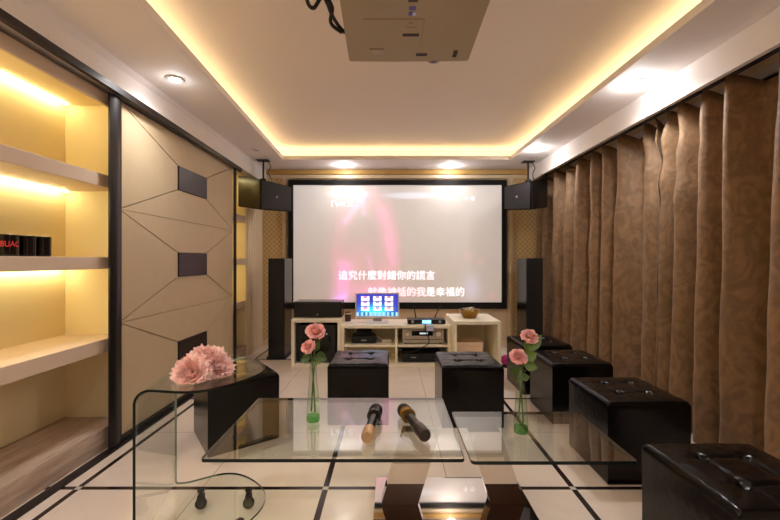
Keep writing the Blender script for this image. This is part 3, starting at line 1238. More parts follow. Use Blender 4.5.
# black router box in the upper left cubby
t = thing('set_top_box', 'black set-top box in the upper left cubby', 'box', (-0.31, 4.47, 0.247))
b = BM()
add_box(b, -0.14, 0.14, -0.11, 0.11, 0.006, 0.085, 0.012, 3)
obj('case', b, 'blackmatte', t)
b = BM(); add_box(b, -0.085, 0.085, -0.08, 0.09, 0.085, 0.165, 0.014, 3)
obj('upper_case', b, 'blackcab', t)
b = BM(); add_box(b, -0.03, 0.03, -0.113, -0.109, 0.032, 0.046)
obj('logo_plate', b, 'greyplastic', t)
b = BM(); add_box(b, -0.12, 0.12, -0.09, 0.09, 0.0, 0.007)
obj('foot', b, 'cable', t)
t = thing('power_adapter', 'white power adapter with cord beside the black set-top box', 'adapter', (-0.05, 4.44, 0.247))
b = BM(); add_box(b, -0.055, 0.055, -0.035, 0.035, 0.0, 0.035, 0.008, 3)
obj('case', b, 'whitecable', t)
b = BM(); add_tube(b, catmull([(-0.05, 0, 0.02), (-0.09, 0.0, 0.06), (-0.12, 0.02, 0.09), (-0.14, 0.08, 0.12), (-0.08, 0.15, 0.14), (0.0, 0.22, 0.15)], 8), 0.006, 8)
obj('cord', b, 'whitecable', t)

# loose cables in front of the console
t = tag(obj('signal_cable', add_tube(BM(), catmull([(0.405, 4.345, 0.473), (0.385, 4.285, 0.470), (0.385, 4.282, 0.40), (0.42, 4.275, 0.33), (0.42, 4.275, 0.27), (0.36, 4.278, 0.225), (0.28, 4.28, 0.19), (0.20, 4.285, 0.17), (0.11, 4.40, 0.15)], 8), 0.0055, 8), 'cable'),
        'black cable looping over the silver amplifier front', 'cable')
t = tag(obj('paper_tag', add_prism(BM(), [(0.385, 0.395), (0.475, 0.40), (0.48, 0.445), (0.39, 0.462)], 4.287, 4.290, 'Y') and BM(), 'whiteplastic') if False else obj('paper_tag', (lambda q: (add_box(q, 0.40, 0.48, 4.286, 4.290, 0.405, 0.466, 0.001), q)[1])(BM()), 'paleblue'),
        'small white paper tag hanging off the console below the blue display', 'paper tag')

# white carton in the right cube
t = thing('carton', 'white carton inside the right pale wood cube', 'box', (0.89, 4.46, 0.036))
b = BM(); add_box(b, -0.15, 0.15, -0.13, 0.13, 0.0, 0.19, 0.006)
obj('box_body', b, 'tanlight', t)
b = BM(); add_box(b, -0.156, 0.156, -0.136, 0.136, 0.19, 0.235, 0.006)
obj('lid', b, 'tanlight', t)
b = BM(); add_box(b, -0.035, 0.035, -0.134, -0.129, 0.10, 0.125, 0.004)
obj('handle_slot', b, 'projline', t)

# gold basket with sweets
t = thing('basket', 'round gold basket of wrapped sweets on the right cube', 'basket', (0.905, 4.42, 0.535))
b = BM()
add_lathe(b, [(0.0, 0.002), (0.075, 0.002), (0.085, 0.02), (0.10, 0.05), (0.118, 0.085), (0.113, 0.087), (0.094, 0.052), (0.078, 0.022), (0.07, 0.01), (0.0, 0.01)], 40)
for v in b.verts:
    r = math.hypot(v.co.x, v.co.y)
    if r > 0.05:
        k = 1 + 0.03 * math.sin(20 * math.atan2(v.co.y, v.co.x))
        v.co.x *= k; v.co.y *= k
obj('bowl', b, 'gold', t)
b = BM(); add_tube(b, [(0.118 * math.cos(a * PI / 18), 0.118 * math.sin(a * PI / 18), 0.088) for a in range(37)], 0.007, 8)
obj('rim', b, 'gold', t)
for i in range(11):
    a = i * 2.4
    r = 0.022 * math.sqrt(i)
    p = Vector((0.905 + r * math.cos(a), 4.42 + r * math.sin(a), 0.535 + 0.090 + 0.008 * random.random() + (0.012 if i < 4 else 0)))
    b = BM()
    M = Matrix.Rotation(random.uniform(0, 3), 4, 'Z') @ Matrix.Rotation(random.uniform(-0.4, 0.4), 4, 'Y')
    bmesh.ops.create_uvsphere(b, u_segments=10, v_segments=8, radius=0.016)
    bmesh.ops.scale(b, vec=(1.5, 1, 0.9), verts=b.verts[:])
    for s in (-1, 1):
        add_prism(b, [(0.018 * s, -0.002), (0.018 * s, 0.002), (0.040 * s, 0.014), (0.040 * s, -0.014)], -0.002, 0.002)
    bmesh.ops.transform(b, matrix=M, verts=b.verts[:])
    o = obj('wrapped_sweet', b, 'wrapper')
    o.location = p
    tag(o, 'small shiny wrapped sweet in the gold basket', 'sweet', 'sweets in the gold basket')

# magenta ball on the floor by the right cube
t = thing('ball_lamp', 'small magenta ball lamp on the floor beside the right cube', 'lamp', (1.29, 4.30, 0))
b = BM(); add_lathe(b, [(0.0, 0.0), (0.05, 0.0), (0.05, 0.015), (0.03, 0.025), (0.0, 0.025)], 24)
obj('base', b, 'blackmatte', t)
b = BM(); bmesh.ops.create_uvsphere(b, u_segments=24, v_segments=14, radius=0.058)
bmesh.ops.translate(b, vec=(0, 0, 0.078), verts=b.verts[:])
obj('globe', b, 'pinkball', t)

# ------------------------------------------------------------------ leather ottomans
def make_ottoman(label, loc, rz):
    t = thing('ottoman', label, 'ottoman', loc, rz, 'black leather cube ottomans')
    A = 0.222
    # one upholstered block with a tufted, slightly puffed top
    n = 44
    R = 0.018
    btn = [(sx * 0.082, sy * 0.088) for sx in (-1, 1) for sy in (-1, 1)]
    b = BM()

    def hz(x, y):
        def e(q):
            k = max(0.0, (abs(q) - (A - R)) / R)
            return 1 - math.sqrt(max(0.0, 1 - min(1, k) ** 2))
        z = 0.442 - R * min(1.0, e(x) + e(y))
        puff = (1 - (x / A) ** 4) * (1 - (y / A) ** 4)
        z += 0.010 * puff
        for bx, by in btn:
            r = math.hypot(x - bx, y - by)
            z -= 0.017 * math.exp(-(r / 0.022) ** 2)
        for bx, by in btn:
            sx = 1 if bx > 0 else -1
            sy = 1 if by > 0 else -1
            # soft creases running from the buttons to the corners and between the buttons
            for q in ((sx * A, sy * A), (bx * -1, by), (bx, -by), (sx * A, by * 0.9), (bx * 0.9, sy * A)):
                dd = seg_d(x, y, bx, by, q[0], q[1])
                z -= 0.0052 * math.exp(-(dd / 0.007) ** 2) * puff
        z += 0.0022 * noise.noise(Vector((x * 26, y * 26, 1.7))) * (0.4 + puff)
        return z
    # denser sampling by the rim
    def par(i):
        u = -1 + 2 * i / n
        return A * math.sin(u * PI / 2) ** 1 if False else A * (u * (1.35 - 0.35 * abs(u)))
    g = [[b.verts.new((par(i), par(j), hz(par(i), par(j)))) for i in range(n + 1)] for j in range(n + 1)]
    for j in range(n):
        for i in range(n):
            b.faces.new((g[j][i], g[j][i + 1], g[j + 1][i + 1], g[j + 1][i]))
    rim = [g[0][i] for i in range(n)] + [g[j][n] for j in range(n)] + [g[n][i] for i in range(n, 0, -1)] + [g[j][0] for j in range(n, 0, -1)]
    prev = rim
    for z, k in ((0.40, 1.003), (0.30, 0.998), (0.15, 0.998), (0.012, 0.998), (0.0, 0.98)):
        ring = [b.verts.new((v.co.x * k, v.co.y * k, min(z, v.co.z - 0.002))) for v in rim]
        for i in range(len(ring)):
            j = (i + 1) % len(ring)
            b.faces.new((prev[i], prev[j], ring[j], ring[i]))
        prev = ring
    b.faces.new(prev)
    lid = obj('upholstery', b, 'leather', t, ang=60)
    for bx, by in btn:
        b = BM()
        add_lathe(b, [(0.0, 0.006), (0.006, 0.005), (0.010, 0.001), (0.010, -0.004)], 14, M=Matrix.Translation((bx, by, hz(bx, by) + 0.001)))
        obj('button', b, 'button', lid)
    return t


ot = make_ottoman('black leather ottoman left of the two in front of the console', (-0.239, 3.0, 0), 0)
for loc, rz, lb in (
        ((0.585, 2.955, 0), 0, 'black leather ottoman in front of the amplifier and right cube'),
        ((-1.064, 2.625, 0), math.radians(37), 'black leather ottoman turned at an angle behind the glass side table'),
        ((1.39, 3.63, 0), math.radians(1), 'farthest black leather ottoman of the row along the curtains'),
        ((1.40, 3.02, 0), math.radians(0), 'second farthest black leather ottoman along the curtains, behind the right vase'),
        ((1.377, 2.262, 0), math.radians(0), 'black leather ottoman along the curtains touching the right glass tabletop in view'),
        ((1.266, 1.372, 0), math.radians(0), 'nearest black leather ottoman, cut off by the right bottom corner')):
    dup(ot, loc, rz, lb)

# ------------------------------------------------------------------ glass coffee table on its mirror base
TZ = 0.40


def rrect(x0, x1, y0, y1, r, n=6):
    pts = []
    for cx, cy, a0 in ((x1 - r, y1 - r, 0), (x0 + r, y1 - r, 90), (x0 + r, y0 + r, 180), (x1 - r, y0 + r, 270)):
        for i in range(n + 1):
            a = math.radians(a0 + 90 * i / n)
            pts.append((cx + r * math.cos(a), cy + r * math.sin(a)))
    return pts


def slab(pts, z0, z1):
    b = BM()
    s = add_prism(b, pts, z0, z1)
    for f in s:
        f.material_index = 1
    return b


t = thing('coffee_table', 'low glass coffee table of two tops on a mirror steel base', 'coffee table', (0.3, 1.91, 0))
OX, OY = -0.3, -1.91
g1 = obj('glass_top', slab(rrect(-0.768 + OX, 0.298 + OX, 1.540 + OY, 2.222 + OY, 0.018), TZ - 0.014, TZ), ['glass', 'glassedge'], t, smooth=False)
g1['label'] = 'wide left glass top with the microphones'
g2 = obj('glass_top', slab(rrect(0.320 + OX, 0.983 + OX, 1.522 + OY, 2.020 + OY, 0.018), TZ - 0.014, TZ), ['glass', 'glassedge'], t, smooth=False)
g2['label'] = 'smaller right glass top'
b = BM(); add_box(b, -0.080 + OX, 0.663 + OX, 1.64 + OY, 2.047 + OY, 0.012, 0.04, 0.002)
obj('base_plate', b, 'chrome', t)
b = BM(); add_box(b, -0.05 + OX, 0.633 + OX, 1.67 + OY, 2.017 + OY, 0.0, 0.012, 0.002)
obj('plinth', b, 'blackmatte', t)
for xb, xt in (((-0.047, 0.128), (0.058, 0.233)), ((0.473, 0.634), (0.368, 0.521))):
    b = BM()
    add_prism(b, [(xb[0] + OX, 0.04), (xb[1] + OX, 0.04), (xt[1] + OX, TZ - 0.014), (xt[0] + OX, TZ - 0.014)], 1.813 + OY, 1.883 + OY, 'Y')
    bmesh.ops.bevel(b, geom=b.edges[:], offset=0.002, segments=2, affect='EDGES')
    obj('leg', b, 'chrome', t)

# ------------------------------------------------------------------ bent glass side table on castors
ang = math.radians(11)
t = thing('side_table', 'bent glass side table on castors holding the pink peonies', 'side table', (-0.79, 1.72, 0), ang)
b = BM()
D0, D1 = -0.22, 0.22
XLT, XRT = -0.235, 0.215
prof = []


def arc(cx, cz, r, a0, a1, n=8):
    return [(cx + r * math.cos(math.radians(a0 + (a1 - a0) * i / n)), cz + r * math.sin(math.radians(a0 + (a1 - a0) * i / n))) for i in range(n + 1)]


BZ, TZ2, RR = 0.095, 0.698, 0.05
nst = 14


def end_x(y):   # rounded free end
    k = y / 0.22
    return XRT - 0.27 * (1 - math.sqrt(max(0.0, 1 - min(1, abs(k)) ** 2.1)))


# centre line: from the base free end, round the bend, up, round the bend, to the top free end
cl = [('end', BZ)]
RB = 0.016
cl += [(x, z) for x, z in arc(XLT + RB, BZ + RB, RB, 270, 180)]
cl += [(x, z) for x, z in arc(XLT + RR, TZ2 - RR, RR, 180, 90)]
cl += [('end', TZ2)]
th = 0.005
ys = [D0 + (D1 - D0) * (0.5 - 0.5 * math.cos(PI * i / 28)) for i in range(29)]


def swell(x):
    u = max(0.0, min(1.0, (x - XLT - RR) / (XRT - XLT - RR)))
    return 1 + 0.24 * math.sin(PI * u) ** 1.3


def sub(y):
    """Section at width y; the plates swell wider than the upright, so y moves outward too."""
    e = end_x(y)
    L = []
    n = 12
    for i in range(n):
        f = 1 - i / n
        px_ = e + (XLT + RB - e) * (i / n)
        L.append((px_, BZ, y * swell(px_)))
    L += [(x, z, y) for x, z in cl[1:-1]]
    for i in range(1, n + 1):
        f = i / n
        px_ = XLT + RR + (e - XLT - RR) * f
        L.append((px_, TZ2, y * swell(px_)))
    return L


def side_pts(L, s):
    out = []
    for i, p in enumerate(L):
        a = Vector(L[max(i - 1, 0)][:2]); c_ = Vector(L[min(i + 1, len(L) - 1)][:2])
        d = (c_ - a)
        d = d.normalized() if d.length > 1e-6 else Vector((1, 0))
        nrm = Vector((d.y, -d.x))
        out.append((p[0] + nrm.x * s, p[2], p[1] + nrm.y * s))
    return out


gi, go = [], []
for y in ys:
    L = sub(y)
    gi.append([b.verts.new(p) for p in side_pts(L, th)])
    go.append([b.verts.new(p) for p in side_pts(L, -th)])
m_ = len(gi[0])
for j in range(len(ys) - 1):
    for i in range(m_ - 1):
        b.faces.new((gi[j][i], gi[j][i + 1], gi[j + 1][i + 1], gi[j + 1][i]))
        b.faces.new((go[j][i], go[j + 1][i], go[j + 1][i + 1], go[j][i + 1]))
    for i in (0, m_ - 1):
        f = b.faces.new((gi[j][i], gi[j + 1][i], go[j + 1][i], go[j][i])); f.material_index = 1
for j in (0, len(ys) - 1):
    for i in range(m_ - 1):
        f = b.faces.new((gi[j][i], gi[j][i + 1], go[j][i + 1], go[j][i])); f.material_index = 1 if j == 0 else 2
obj('glass_body', b, ['glassclear', 'glassedge', 'glassedgelight'], t, ang=30)
for x, y in ((-0.10, 0.15), (0.125, 0.11), (-0.10, -0.15), (0.125, -0.11)):
    b = BM()
    add_lathe(b, [(0.0, 0.087), (0.018, 0.087), (0.018, 0.089), (0.0, 0.0895)], 16, M=Matrix.Translation((x, y, 0)))
    add_tube(b, [(x, y, 0.088), (x, y, 0.068)], 0.007, 8)
    add_box(b, x - 0.014, x + 0.014, y - 0.018, y - 0.014, 0.022, 0.070, 0.002)
    add_box(b, x - 0.014, x + 0.014, y + 0.014, y + 0.018, 0.022, 0.070, 0.002)
    add_box(b, x - 0.014, x + 0.014, y - 0.018, y + 0.018, 0.064, 0.070, 0.002)
    cst = obj('castor', b, 'gunmetal', t)
    b = BM()
    add_lathe(b, [(0.0, -0.011), (0.022, -0.011), (0.0265, -0.007), (0.0265, 0.007), (0.022, 0.011), (0.0, 0.011)], 20, M=Matrix.Translation((x, y, 0.0265)) @ Matrix.Rotation(PI / 2, 4, 'X'))
    obj('wheel', b, 'blackmatte', cst)


# ------------------------------------------------------------------ flowers
def add_bloom(bm, R, seed, layers, per, ruffle, op0, op1, M):
    rnd = random.Random(seed)
    for l in range(layers):
        tl = l / max(1, layers - 1)
        phi = op0 + (op1 - op0) * tl
        n = per + int(l * 0.8)
        Ln = R * (0.85 + 0.35 * tl)
        for k in range(n):
            az = 2 * PI * (k + rnd.random() * 0.4) / n + l * 0.9
            op = phi * rnd.uniform(0.88, 1.12)
            ln = Ln * rnd.uniform(0.9, 1.1)
            span = rnd.uniform(0.75, 1.0) * (2.4 if l == 0 else 1.9) / max(1.0, n * 0.42)
            NU, NV = 6, 5
            r_, z_ = 0.012 * R / 0.05, 0.0
            prof_ = [(r_, z_)]
            for v in range(1, NV + 1):
                tv = v / NV
                # petal leaves the receptacle flat and cups upright, the outer ones curl out again
                a = (1 - tv) * (PI / 2 * (0.35 + 0.65 * tl)) + tv * op
                if tl > 0.4:
                    a += 0.55 * (tl - 0.4) * tv ** 3
                r_ += math.sin(a) * ln / NV
                z_ += math.cos(a) * ln / NV
                prof_.append((r_, z_))
            g = []
            ph = rnd.uniform(0, 6)
            for v in range(NV + 1):
                tv = v / NV
                row = []
                wv = math.sin(PI * (0.16 + 0.60 * tv)) ** 0.8
                for u in range(NU + 1):
                    tu = -1 + 2 * u / NU
                    r2, z2 = prof_[v]
                    an = az + tu * span * wv
                    zz = z2 - 0.30 * ln * (abs(tu) ** 3) * tv ** 2
                    wob = ruffle * ln * math.sin(tu * 7 + ph) * tv ** 2
                    rr = r2 + wob * 0.8 - 0.08 * ln * tu * tu * tv
                    zz += wob * 0.6 + rnd.uniform(-1, 1) * ruffle * ln * 0.25 * (tv > 0.9)
                    row.append(bm.verts.new(M @ Vector((rr * math.cos(an), rr * math.sin(an), zz))))
                g.append(row)
            for v in range(NV):
                for u in range(NU):
                    bm.faces.new((g[v][u], g[v][u + 1], g[v + 1][u + 1], g[v + 1][u]))


def add_leaf(bm, base, tip, width, droop=0.15, up=Vector((0, 0, 1))):
    base, tip = Vector(base), Vector(tip)
    d = tip - base
    side = d.cross(up)
    if side.length < 1e-5:
        side = Vector((1, 0, 0))
    side.normalize()
    nrm = side.cross(d).normalized()
    rows = []
    n = 8
    for i in range(n + 1):
        t_ = i / n
        c_ = base + d * t_ - Vector((0, 0, 1)) * droop * d.length * t_ * t_
        w_ = width * math.sin(PI * min(0.999, t_ ** 0.8)) + 0.0008
        rows.append([bm.verts.new(c_ + side * w_ * s + nrm * (abs(s) * w_ * 0.3)) for s in (-1, -0.5, 0, 0.5, 1)])
    for a, c_ in zip(rows, rows[1:]):
        for i in range(4):
            bm.faces.new((a[i], a[i + 1], c_[i + 1], c_[i]))


def aim(d):
    return Vector((0, 0, 1)).rotation_difference(Vector(d).normalized()).to_matrix().to_4x4()


# peonies heaped on the side table
pz = TZ2 + 0.006
peo = [((-0.878, 1.605), 0.050, (-0.5, -0.5, 0.55), 0.042, 'pale pink peony head at the left end of the bunch'),
       ((-0.815, 1.560), 0.056, (0.05, -0.8, 0.5), 0.042, 'front middle pale pink peony head facing the camera'),
       ((-0.800, 1.650), 0.060, (0.05, -0.35, 0.9), 0.086, 'topmost pale pink peony head of the bunch'),
       ((-0.730, 1.630), 0.052, (0.6, -0.5, 0.55), 0.045, 'peachy pink peony head at the right end of the bunch'),
       ((-0.872, 1.675), 0.052, (-0.4, 0.0, 0.85), 0.062, 'pale pink peony head at the back left of the bunch')]
for (x, y), R, d, hz_, lb in peo:
    t = thing('peony', lb, 'flower', (x, y, pz), 0, 'pink peonies on the side table')
    b = BM()
    M = Matrix.Translation((0, 0, hz_)) @ aim(d) @ Matrix.Translation((0, 0, -R * 0.42))
    add_bloom(b, R, int(x * -1000 + y * 77), 7, 7, 0.12, math.radians(2), math.radians(86), M)
    lowest = min(v.co.z for v in b.verts)
    for v in b.verts:
        if v.co.z < 0.002:
            v.co.z = 0.002 + 0.1 * (v.co.z - lowest) * 0.05
    obj('bloom', b, 'peony', t, ang=180, recalc=False)
    b = BM()
    dv = Vector(d).normalized()
    q = M @ Vector((0, 0, 0))
    e = Vector((-0.80 - x + (x + 0.8) * 0.25, 1.78 - y, 0.006))
    add_tube(b, [q, (q + e) / 2, e], 0.005, 8)
    obj('stem', b, 'stem', t)
    if 'right' in lb or 'topmost' in lb:
        b = BM()
        if 'right' in lb:
            add_leaf(b, (0.01, 0.06, 0.03), (0.085, 0.10, 0.075), 0.018)
        else:
            add_leaf(b, (0.04, 0.05, 0.0), (0.11, 0.06, 0.02), 0.018)
        obj('leaf', b, 'leaf', t, ang=180, recalc=False)


def vase_with_roses(vx, vy, vlabel, roses, fillg):
    t = thing('bud_vase', vlabel, 'vase', (vx, vy, TZ))
    # slim bottle: heavy green foot, waist, lipped mouth
    b = BM()
    outp = [(0.0, 0.0), (0.030, 0.0), (0.033, 0.006), (0.033, 0.05), (0.029, 0.11), (0.021, 0.19), (0.017, 0.25), (0.0195, 0.285), (0.021, 0.29)]
    inp = [(0.019, 0.289), (0.0175, 0.283), (0.015, 0.25), (0.019, 0.19), (0.0265, 0.11), (0.030, 0.05), (0.028, 0.03), (0.0, 0.026)]
    add_lathe(b, outp + inp, 28)
    o1 = obj('vase_body', b, 'clearvase', t, ang=50)
    b = BM()
    add_lathe(b, [(0.0, 0.002), (0.029, 0.002), (0.0315, 0.008), (0.0315, 0.026), (0.0295, 0.032), (0.0, 0.032)], 28)
    obj('green_foot', b, 'greenglass', t, ang=50)
    for (hx, hy, hzv), R, d, leaves, lb in roses:
        r = thing('rose', lb, 'flower', (vx, vy, TZ + 0.048), 0)
        head = Vector((hx - vx, hy - vy, hzv - TZ - 0.048))
        b = BM()
        sgn = 1 if head.x > 0 else -1
        ctrl = [(-0.010 * sgn, 0.004 * sgn, 0.0), (-0.003 * sgn, 0.0, 0.12), (0.005 * sgn, 0.0, 0.225), (head.x * 0.45, head.y * 0.45, 0.30 + 0.03 * (head.z > 0.4)), (head.x * 0.9, head.y * 0.9, head.z - 0.045), tuple(head)]
        path = catmull(ctrl, 7)
        add_tube(b, path, 0.0038, 8)
        obj('stem', b, 'stem', r)
        b = BM()
        M = Matrix.Translation(head) @ aim(d) @ Matrix.Translation((0, 0, -R * 0.2))
        add_bloom(b, R, int(hx * 999 + hzv * 333), 6, 4, 0.03, math.radians(0), math.radians(72), M)
        obj('bloom', b, 'rose', r, ang=180, recalc=False)
        b = BM()
        for i in range(5):
            a = 2 * PI * i / 5
            add_leaf(b, M @ Vector((0, 0, -0.002)), M @ Vector((R * 0.55 * math.cos(a), R * 0.55 * math.sin(a), R * 0.05)), 0.006)
        obj('calyx', b, 'leaf', r, ang=180, recalc=False)
        for bs, tp, wd, mm in leaves:
            b = BM()
            add_leaf(b, Vector(bs), Vector(tp), wd, 0.2, Vector((0, -1, 0.35)))
            obj('leaf', b, mm, r, ang=180, recalc=False)


# left vase, on the wide top
v1 = (-0.386, 1.90)
vase_with_roses(v1[0], v1[1], 'slim green-footed glass vase on the wide left tabletop', [
    ((-0.372, 1.90, 0.848), 0.036, (0.15, -0.55, 0.8),
     [((0.01, 0.0, 0.30), (0.035, -0.02, 0.365), 0.017, 'leaf'), ((0.012, 0, 0.28), (0.070, 0.0, 0.265), 0.026, 'leaf'), ((0.008, 0, 0.33), (0.045, 0.02, 0.40), 0.016, 'leaf')],
     'taller open pink rose in the left vase'),
    ((-0.408, 1.89, 0.775), 0.029, (-0.3, -0.6, 0.7),
     [((-0.012, -0.01, 0.27), (-0.06, -0.02, 0.27), 0.024, 'leaf'), ((-0.006, -0.01, 0.25), (0.045, -0.03, 0.265), 0.018, 'leaf')],
     'lower half-open pink rose in the left vase')], 0)
# right vase, on the smaller top
v2 = (0.602, 1.775)
vase_with_roses(v2[0], v2[1], 'slim green-footed glass vase on the smaller right tabletop', [
    ((0.646, 1.78, 0.848), 0.030, (0.1, -0.55, 0.8),
     [((0.012, 0, 0.30), (0.070, -0.01, 0.335), 0.030, 'leafbright'), ((0.018, 0, 0.33), (0.095, 0.0, 0.43), 0.034, 'leafbright'), ((0.012, 0.0, 0.27), (0.07, -0.02, 0.27), 0.028, 'leafbright')],
     'taller pink rose with bright leaves in the right vase'),
    ((0.586, 1.765, 0.757), 0.030, (-0.15, -0.6, 0.75),
     [((-0.012, -0.01, 0.23), (-0.06, -0.02, 0.27), 0.018, 'leaf'), ((-0.005, -0.01, 0.21), (0.03, -0.03, 0.23), 0.020, 'leaf'), ((-0.008, 0, 0.25), (-0.03, -0.02, 0.195), 0.016, 'leaf')],
     'lower pink rose facing the camera in the right vase')], 0)


# ------------------------------------------------------------------ microphones
def microphone(label, head, tail, parts):
    """Lies along head->tail on the glass; parts = list of (name, profile[(s, r)], material), s from the head tip."""
    head, tail = Vector(head), Vector(tail)
    t = thing('microphone', label, 'microphone', ((head.x + tail.x) / 2, (head.y + tail.y) / 2, TZ), 0, 'wireless microphones on the glass')
    o_ = Vector(t.location)
    d = tail - head
    L = d.length
    # rest on the head and tail rims: height follows their radii
    rh = max(r for n, p, m in parts for s, r in p if s < 0.25)
    rt = max(r for n, p, m in parts for s, r in p if s > 0.75)
    p0 = Vector((head.x, head.y, TZ + rh + 0.0005)) - o_
    p1 = Vector((tail.x, tail.y, TZ + rt + 0.0005)) - o_
    M = Matrix.Translation(p0) @ aim(p1 - p0)
    for n, prof_, m in parts:
        b = BM()
        add_lathe(b, [(0.0, prof_[0][0] * L)] + [(r, s * L) for s, r in prof_] + [(0.0, prof_[-1][0] * L)], 24, M=M)
        obj(n, b, m, t)
    return t


def ball(n=9, s1=0.16, r=0.034):
    return [(s1 * (1 - math.cos(PI * 0.62 * i / n)) / (1 - math.cos(PI * 0.62)), max(0.004, r * math.sin(PI * 0.62 * i / n))) for i in range(1, n + 1)]


microphone('microphone with black head and tan gold tail on the left glass top', (-0.073, 1.985, 0), (-0.104, 1.66, 0), [
    ('head_mesh', ball(r=0.034), 'micmesh'),
    ('head_ring', [(0.155, 0.034), (0.16, 0.035), (0.185, 0.035), (0.19, 0.034)], 'blackmatte'),
    ('neck', [(0.19, 0.033), (0.25, 0.029), (0.30, 0.026)], 'gunmetal'),
    ('anti_roll_ring', [(0.29, 0.030), (0.30, 0.0355), (0.34, 0.0355), (0.35, 0.029)], 'gunmetal'),
    ('handle', [(0.35, 0.0245), (0.55, 0.0225), (0.74, 0.021)], 'blackcab'),
    ('tail_cap', [(0.74, 0.023), (0.78, 0.0275), (0.97, 0.0285), (1.0, 0.025)], 'copper')])
microphone('microphone with gold collar and grey body on the left glass top', (0.055, 1.985, 0), (0.150, 1.675, 0), [
    ('head_mesh', ball(r=0.034), 'micmesh'),
    ('head_ring', [(0.155, 0.034), (0.16, 0.035), (0.185, 0.035), (0.19, 0.034)], 'blackmatte'),
    ('neck', [(0.19, 0.032), (0.25, 0.027), (0.30, 0.026)], 'gold'),
    ('anti_roll_ring', [(0.29, 0.030), (0.30, 0.0365), (0.335, 0.0365), (0.345, 0.029)], 'gold'),
    ('handle', [(0.355, 0.0235), (0.55, 0.0225), (0.72, 0.0225)], 'gunmetal'),
    ('tail_cap', [(0.72, 0.025), (0.76, 0.029), (0.97, 0.030), (1.0, 0.026)], 'gunmetal')])

# ------------------------------------------------------------------ mugs on the left shelf
for i, (y, lb) in enumerate(((2.02, 'black mug with red print, frontmost of three on the shelf'),
                             (2.118, 'plain black mug in the middle of three on the shelf'),
                             (2.212, 'black mug at the right end of three on the shelf'))):
    t = thing('mug', lb, 'mug', (-2.02, y, 1.218), 0, 'black mugs on the lit shelf')
    R = 0.045
    b = BM()
    add_lathe(b, [(0.0, 0.0), (R - 0.006, 0.0), (R - 0.002, 0.004), (R, 0.01), (R, 0.115), (R - 0.004, 0.117), (R - 0.005, 0.11), (R - 0.006, 0.012), (0.0, 0.010)], 28)
    obj('cup_body', b, 'mug', t)
    b = BM()
    add_tube(b, catmull([(0, R - 0.002, 0.09), (0, R + 0.022, 0.085), (0, R + 0.030, 0.058), (0, R + 0.020, 0.032), (0, R - 0.002, 0.026)], 6), 0.006, 8)
    bmesh.ops.rotate(b, matrix=Matrix.Rotation(0.5, 3, 'Z'), verts=b.verts[:])
    obj('handle', b, 'mug', t)
    if i == 0:
        # red lettering wrapped round the side that faces the room
        src = text_mesh('red_print', 'VBUAC', 0.042, 'redprint', t, (0, 0, 0), (0, 0, 0), 0.0, 'CENTER', bold=0.0006)
        a0 = math.atan2(-y, 2.02)   # direction towards the viewer
        for v in src.data.vertices:
            an = a0 + v.co.x / R * 0.72
            zz = 0.052 + v.co.y
            v.co = Vector(((R + 0.0006) * math.cos(an), (R + 0.0006) * math.sin(an), zz))

# ------------------------------------------------------------------ projector
t = thing('projector', 'white ceiling projector seen from below', 'projector', (0.064, 1.27, ZC))
zb_ = 1.95 - ZC
b = BM()
x0, x1 = -0.222, 0.2275
ya, yb = -0.19, 0.18
add_prism(b, [(x0 + 0.01, ya), (x1 - 0.004, ya), (x1, yb - 0.003), (0.13, yb), (-0.05, yb + 0.003), (x0, yb)], zb_, zb_ + 0.12)
bmesh.ops.bevel(b, geom=b.edges[:], offset=0.004, segments=2, affect='EDGES')
sh = obj('shell', b, 'projector', t)
b = BM(); add_lathe(b, [(0.0, 0.028), (0.03, 0.028), (0.036, 0.02), (0.036, 0.0), (0.0, 0.0)], 28, M=Matrix.Translation((0.098, yb - 0.008, zb_ + 0.035)) @ Matrix.Rotation(-PI / 2, 4, 'X'))
obj('lens', b, 'blackcab', t)
b = BM(); add_tube(b, [(0, 0, zb_ + 0.14), (0, 0, 0)], 0.02, 16)
add_lathe(b, [(0.0, 0.0), (0.06, 0.0), (0.06, -0.015), (0.0, -0.015)], 24)
obj('ceiling_pole', b, 'whiteplastic', t)
b = BM()
add_box(b, -0.09, 0.09, -0.07, 0.07, zb_ + 0.118, zb_ + 0.142, 0.004)
obj('mount_plate', b, 'whiteplastic', t)


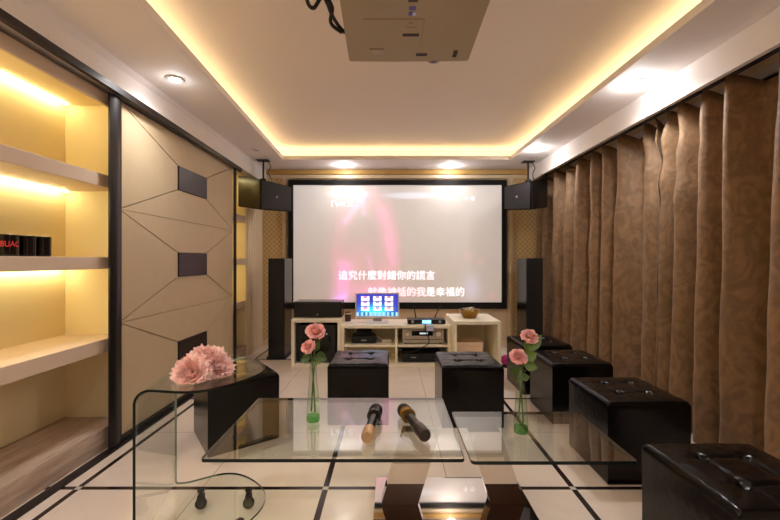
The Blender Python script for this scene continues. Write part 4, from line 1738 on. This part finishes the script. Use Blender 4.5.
def under(name, px0, px1, py0, py1, m, par=sh):
    Y0, Y1 = F * (H - 1.95) / (py0 - CY), F * (H - 1.95) / (py1 - CY)
    Y0, Y1 = min(Y0, Y1), max(Y0, Y1)
    Ym = (Y0 + Y1) / 2
    q = BM()
    add_box(q, (px0 - CX) * Ym / F - 0.064, (px1 - CX) * Ym / F - 0.064, Y0 - 1.27, Y1 - 1.27, zb_ - 0.0012, zb_ + 0.001)
    return obj(name, q, m, par, smooth=False)


under('lamp_cover_seam', 363, 423, 18.8, 19.6, 'projline')
under('lamp_cover_seam', 422, 422.7, 19.5, 45, 'projline')
under('printed_mark', 402.5, 419, 33.6, 36.2, 'darkmark')
under('printed_mark', 409, 413, 22.5, 23.8, 'projline')
under('printed_mark', 406, 416.5, 27.0, 27.8, 'projline')
under('sticker', 408, 418, 0.2, 1.8, 'darkmark')
under('sticker', 409, 416, 6.2, 9.8, 'bluemark')
under('sticker', 408.5, 412.5, 12.0, 15.4, 'bluemark')
under('sticker', 412.5, 416, 12.0, 15.4, 'paleblue')
under('slot', 416, 427, 53.3, 55.8, 'darkmark')
under('slot', 453, 457, 50.5, 57, 'darkmark')
for i in range(3):
    under('vent', 369 + i * 2, 384, 48.5 + i * 2.1, 49.5 + i * 2.1, 'greyplastic' if i else 'projline')
b = BM()
zz = zb_
add_tube(b, catmull([(-0.235, 0.05, zz + 0.035), (-0.262, -0.01, zz + 0.03), (-0.25, -0.06, zz + 0.05), (-0.27, -0.11, zz + 0.05), (-0.30, -0.10, zz + 0.02), (-0.315, -0.13, zz + 0.03), (-0.30, -0.20, zz + 0.1), (-0.2, -0.24, zz + 0.3), (-0.03, -0.05, 0.0)], 8), 0.006, 8)
obj('cable', b, 'cable', t)
b = BM()
add_tube(b, catmull([(-0.225, 0.06, zz + 0.04), (-0.245, 0.02, zz + 0.045), (-0.258, -0.07, zz + 0.04), (-0.255, -0.15, zz + 0.06), (-0.18, -0.22, zz + 0.25), (0.02, -0.04, 0.0)], 8), 0.006, 8)
obj('cable', b, 'cable', t)
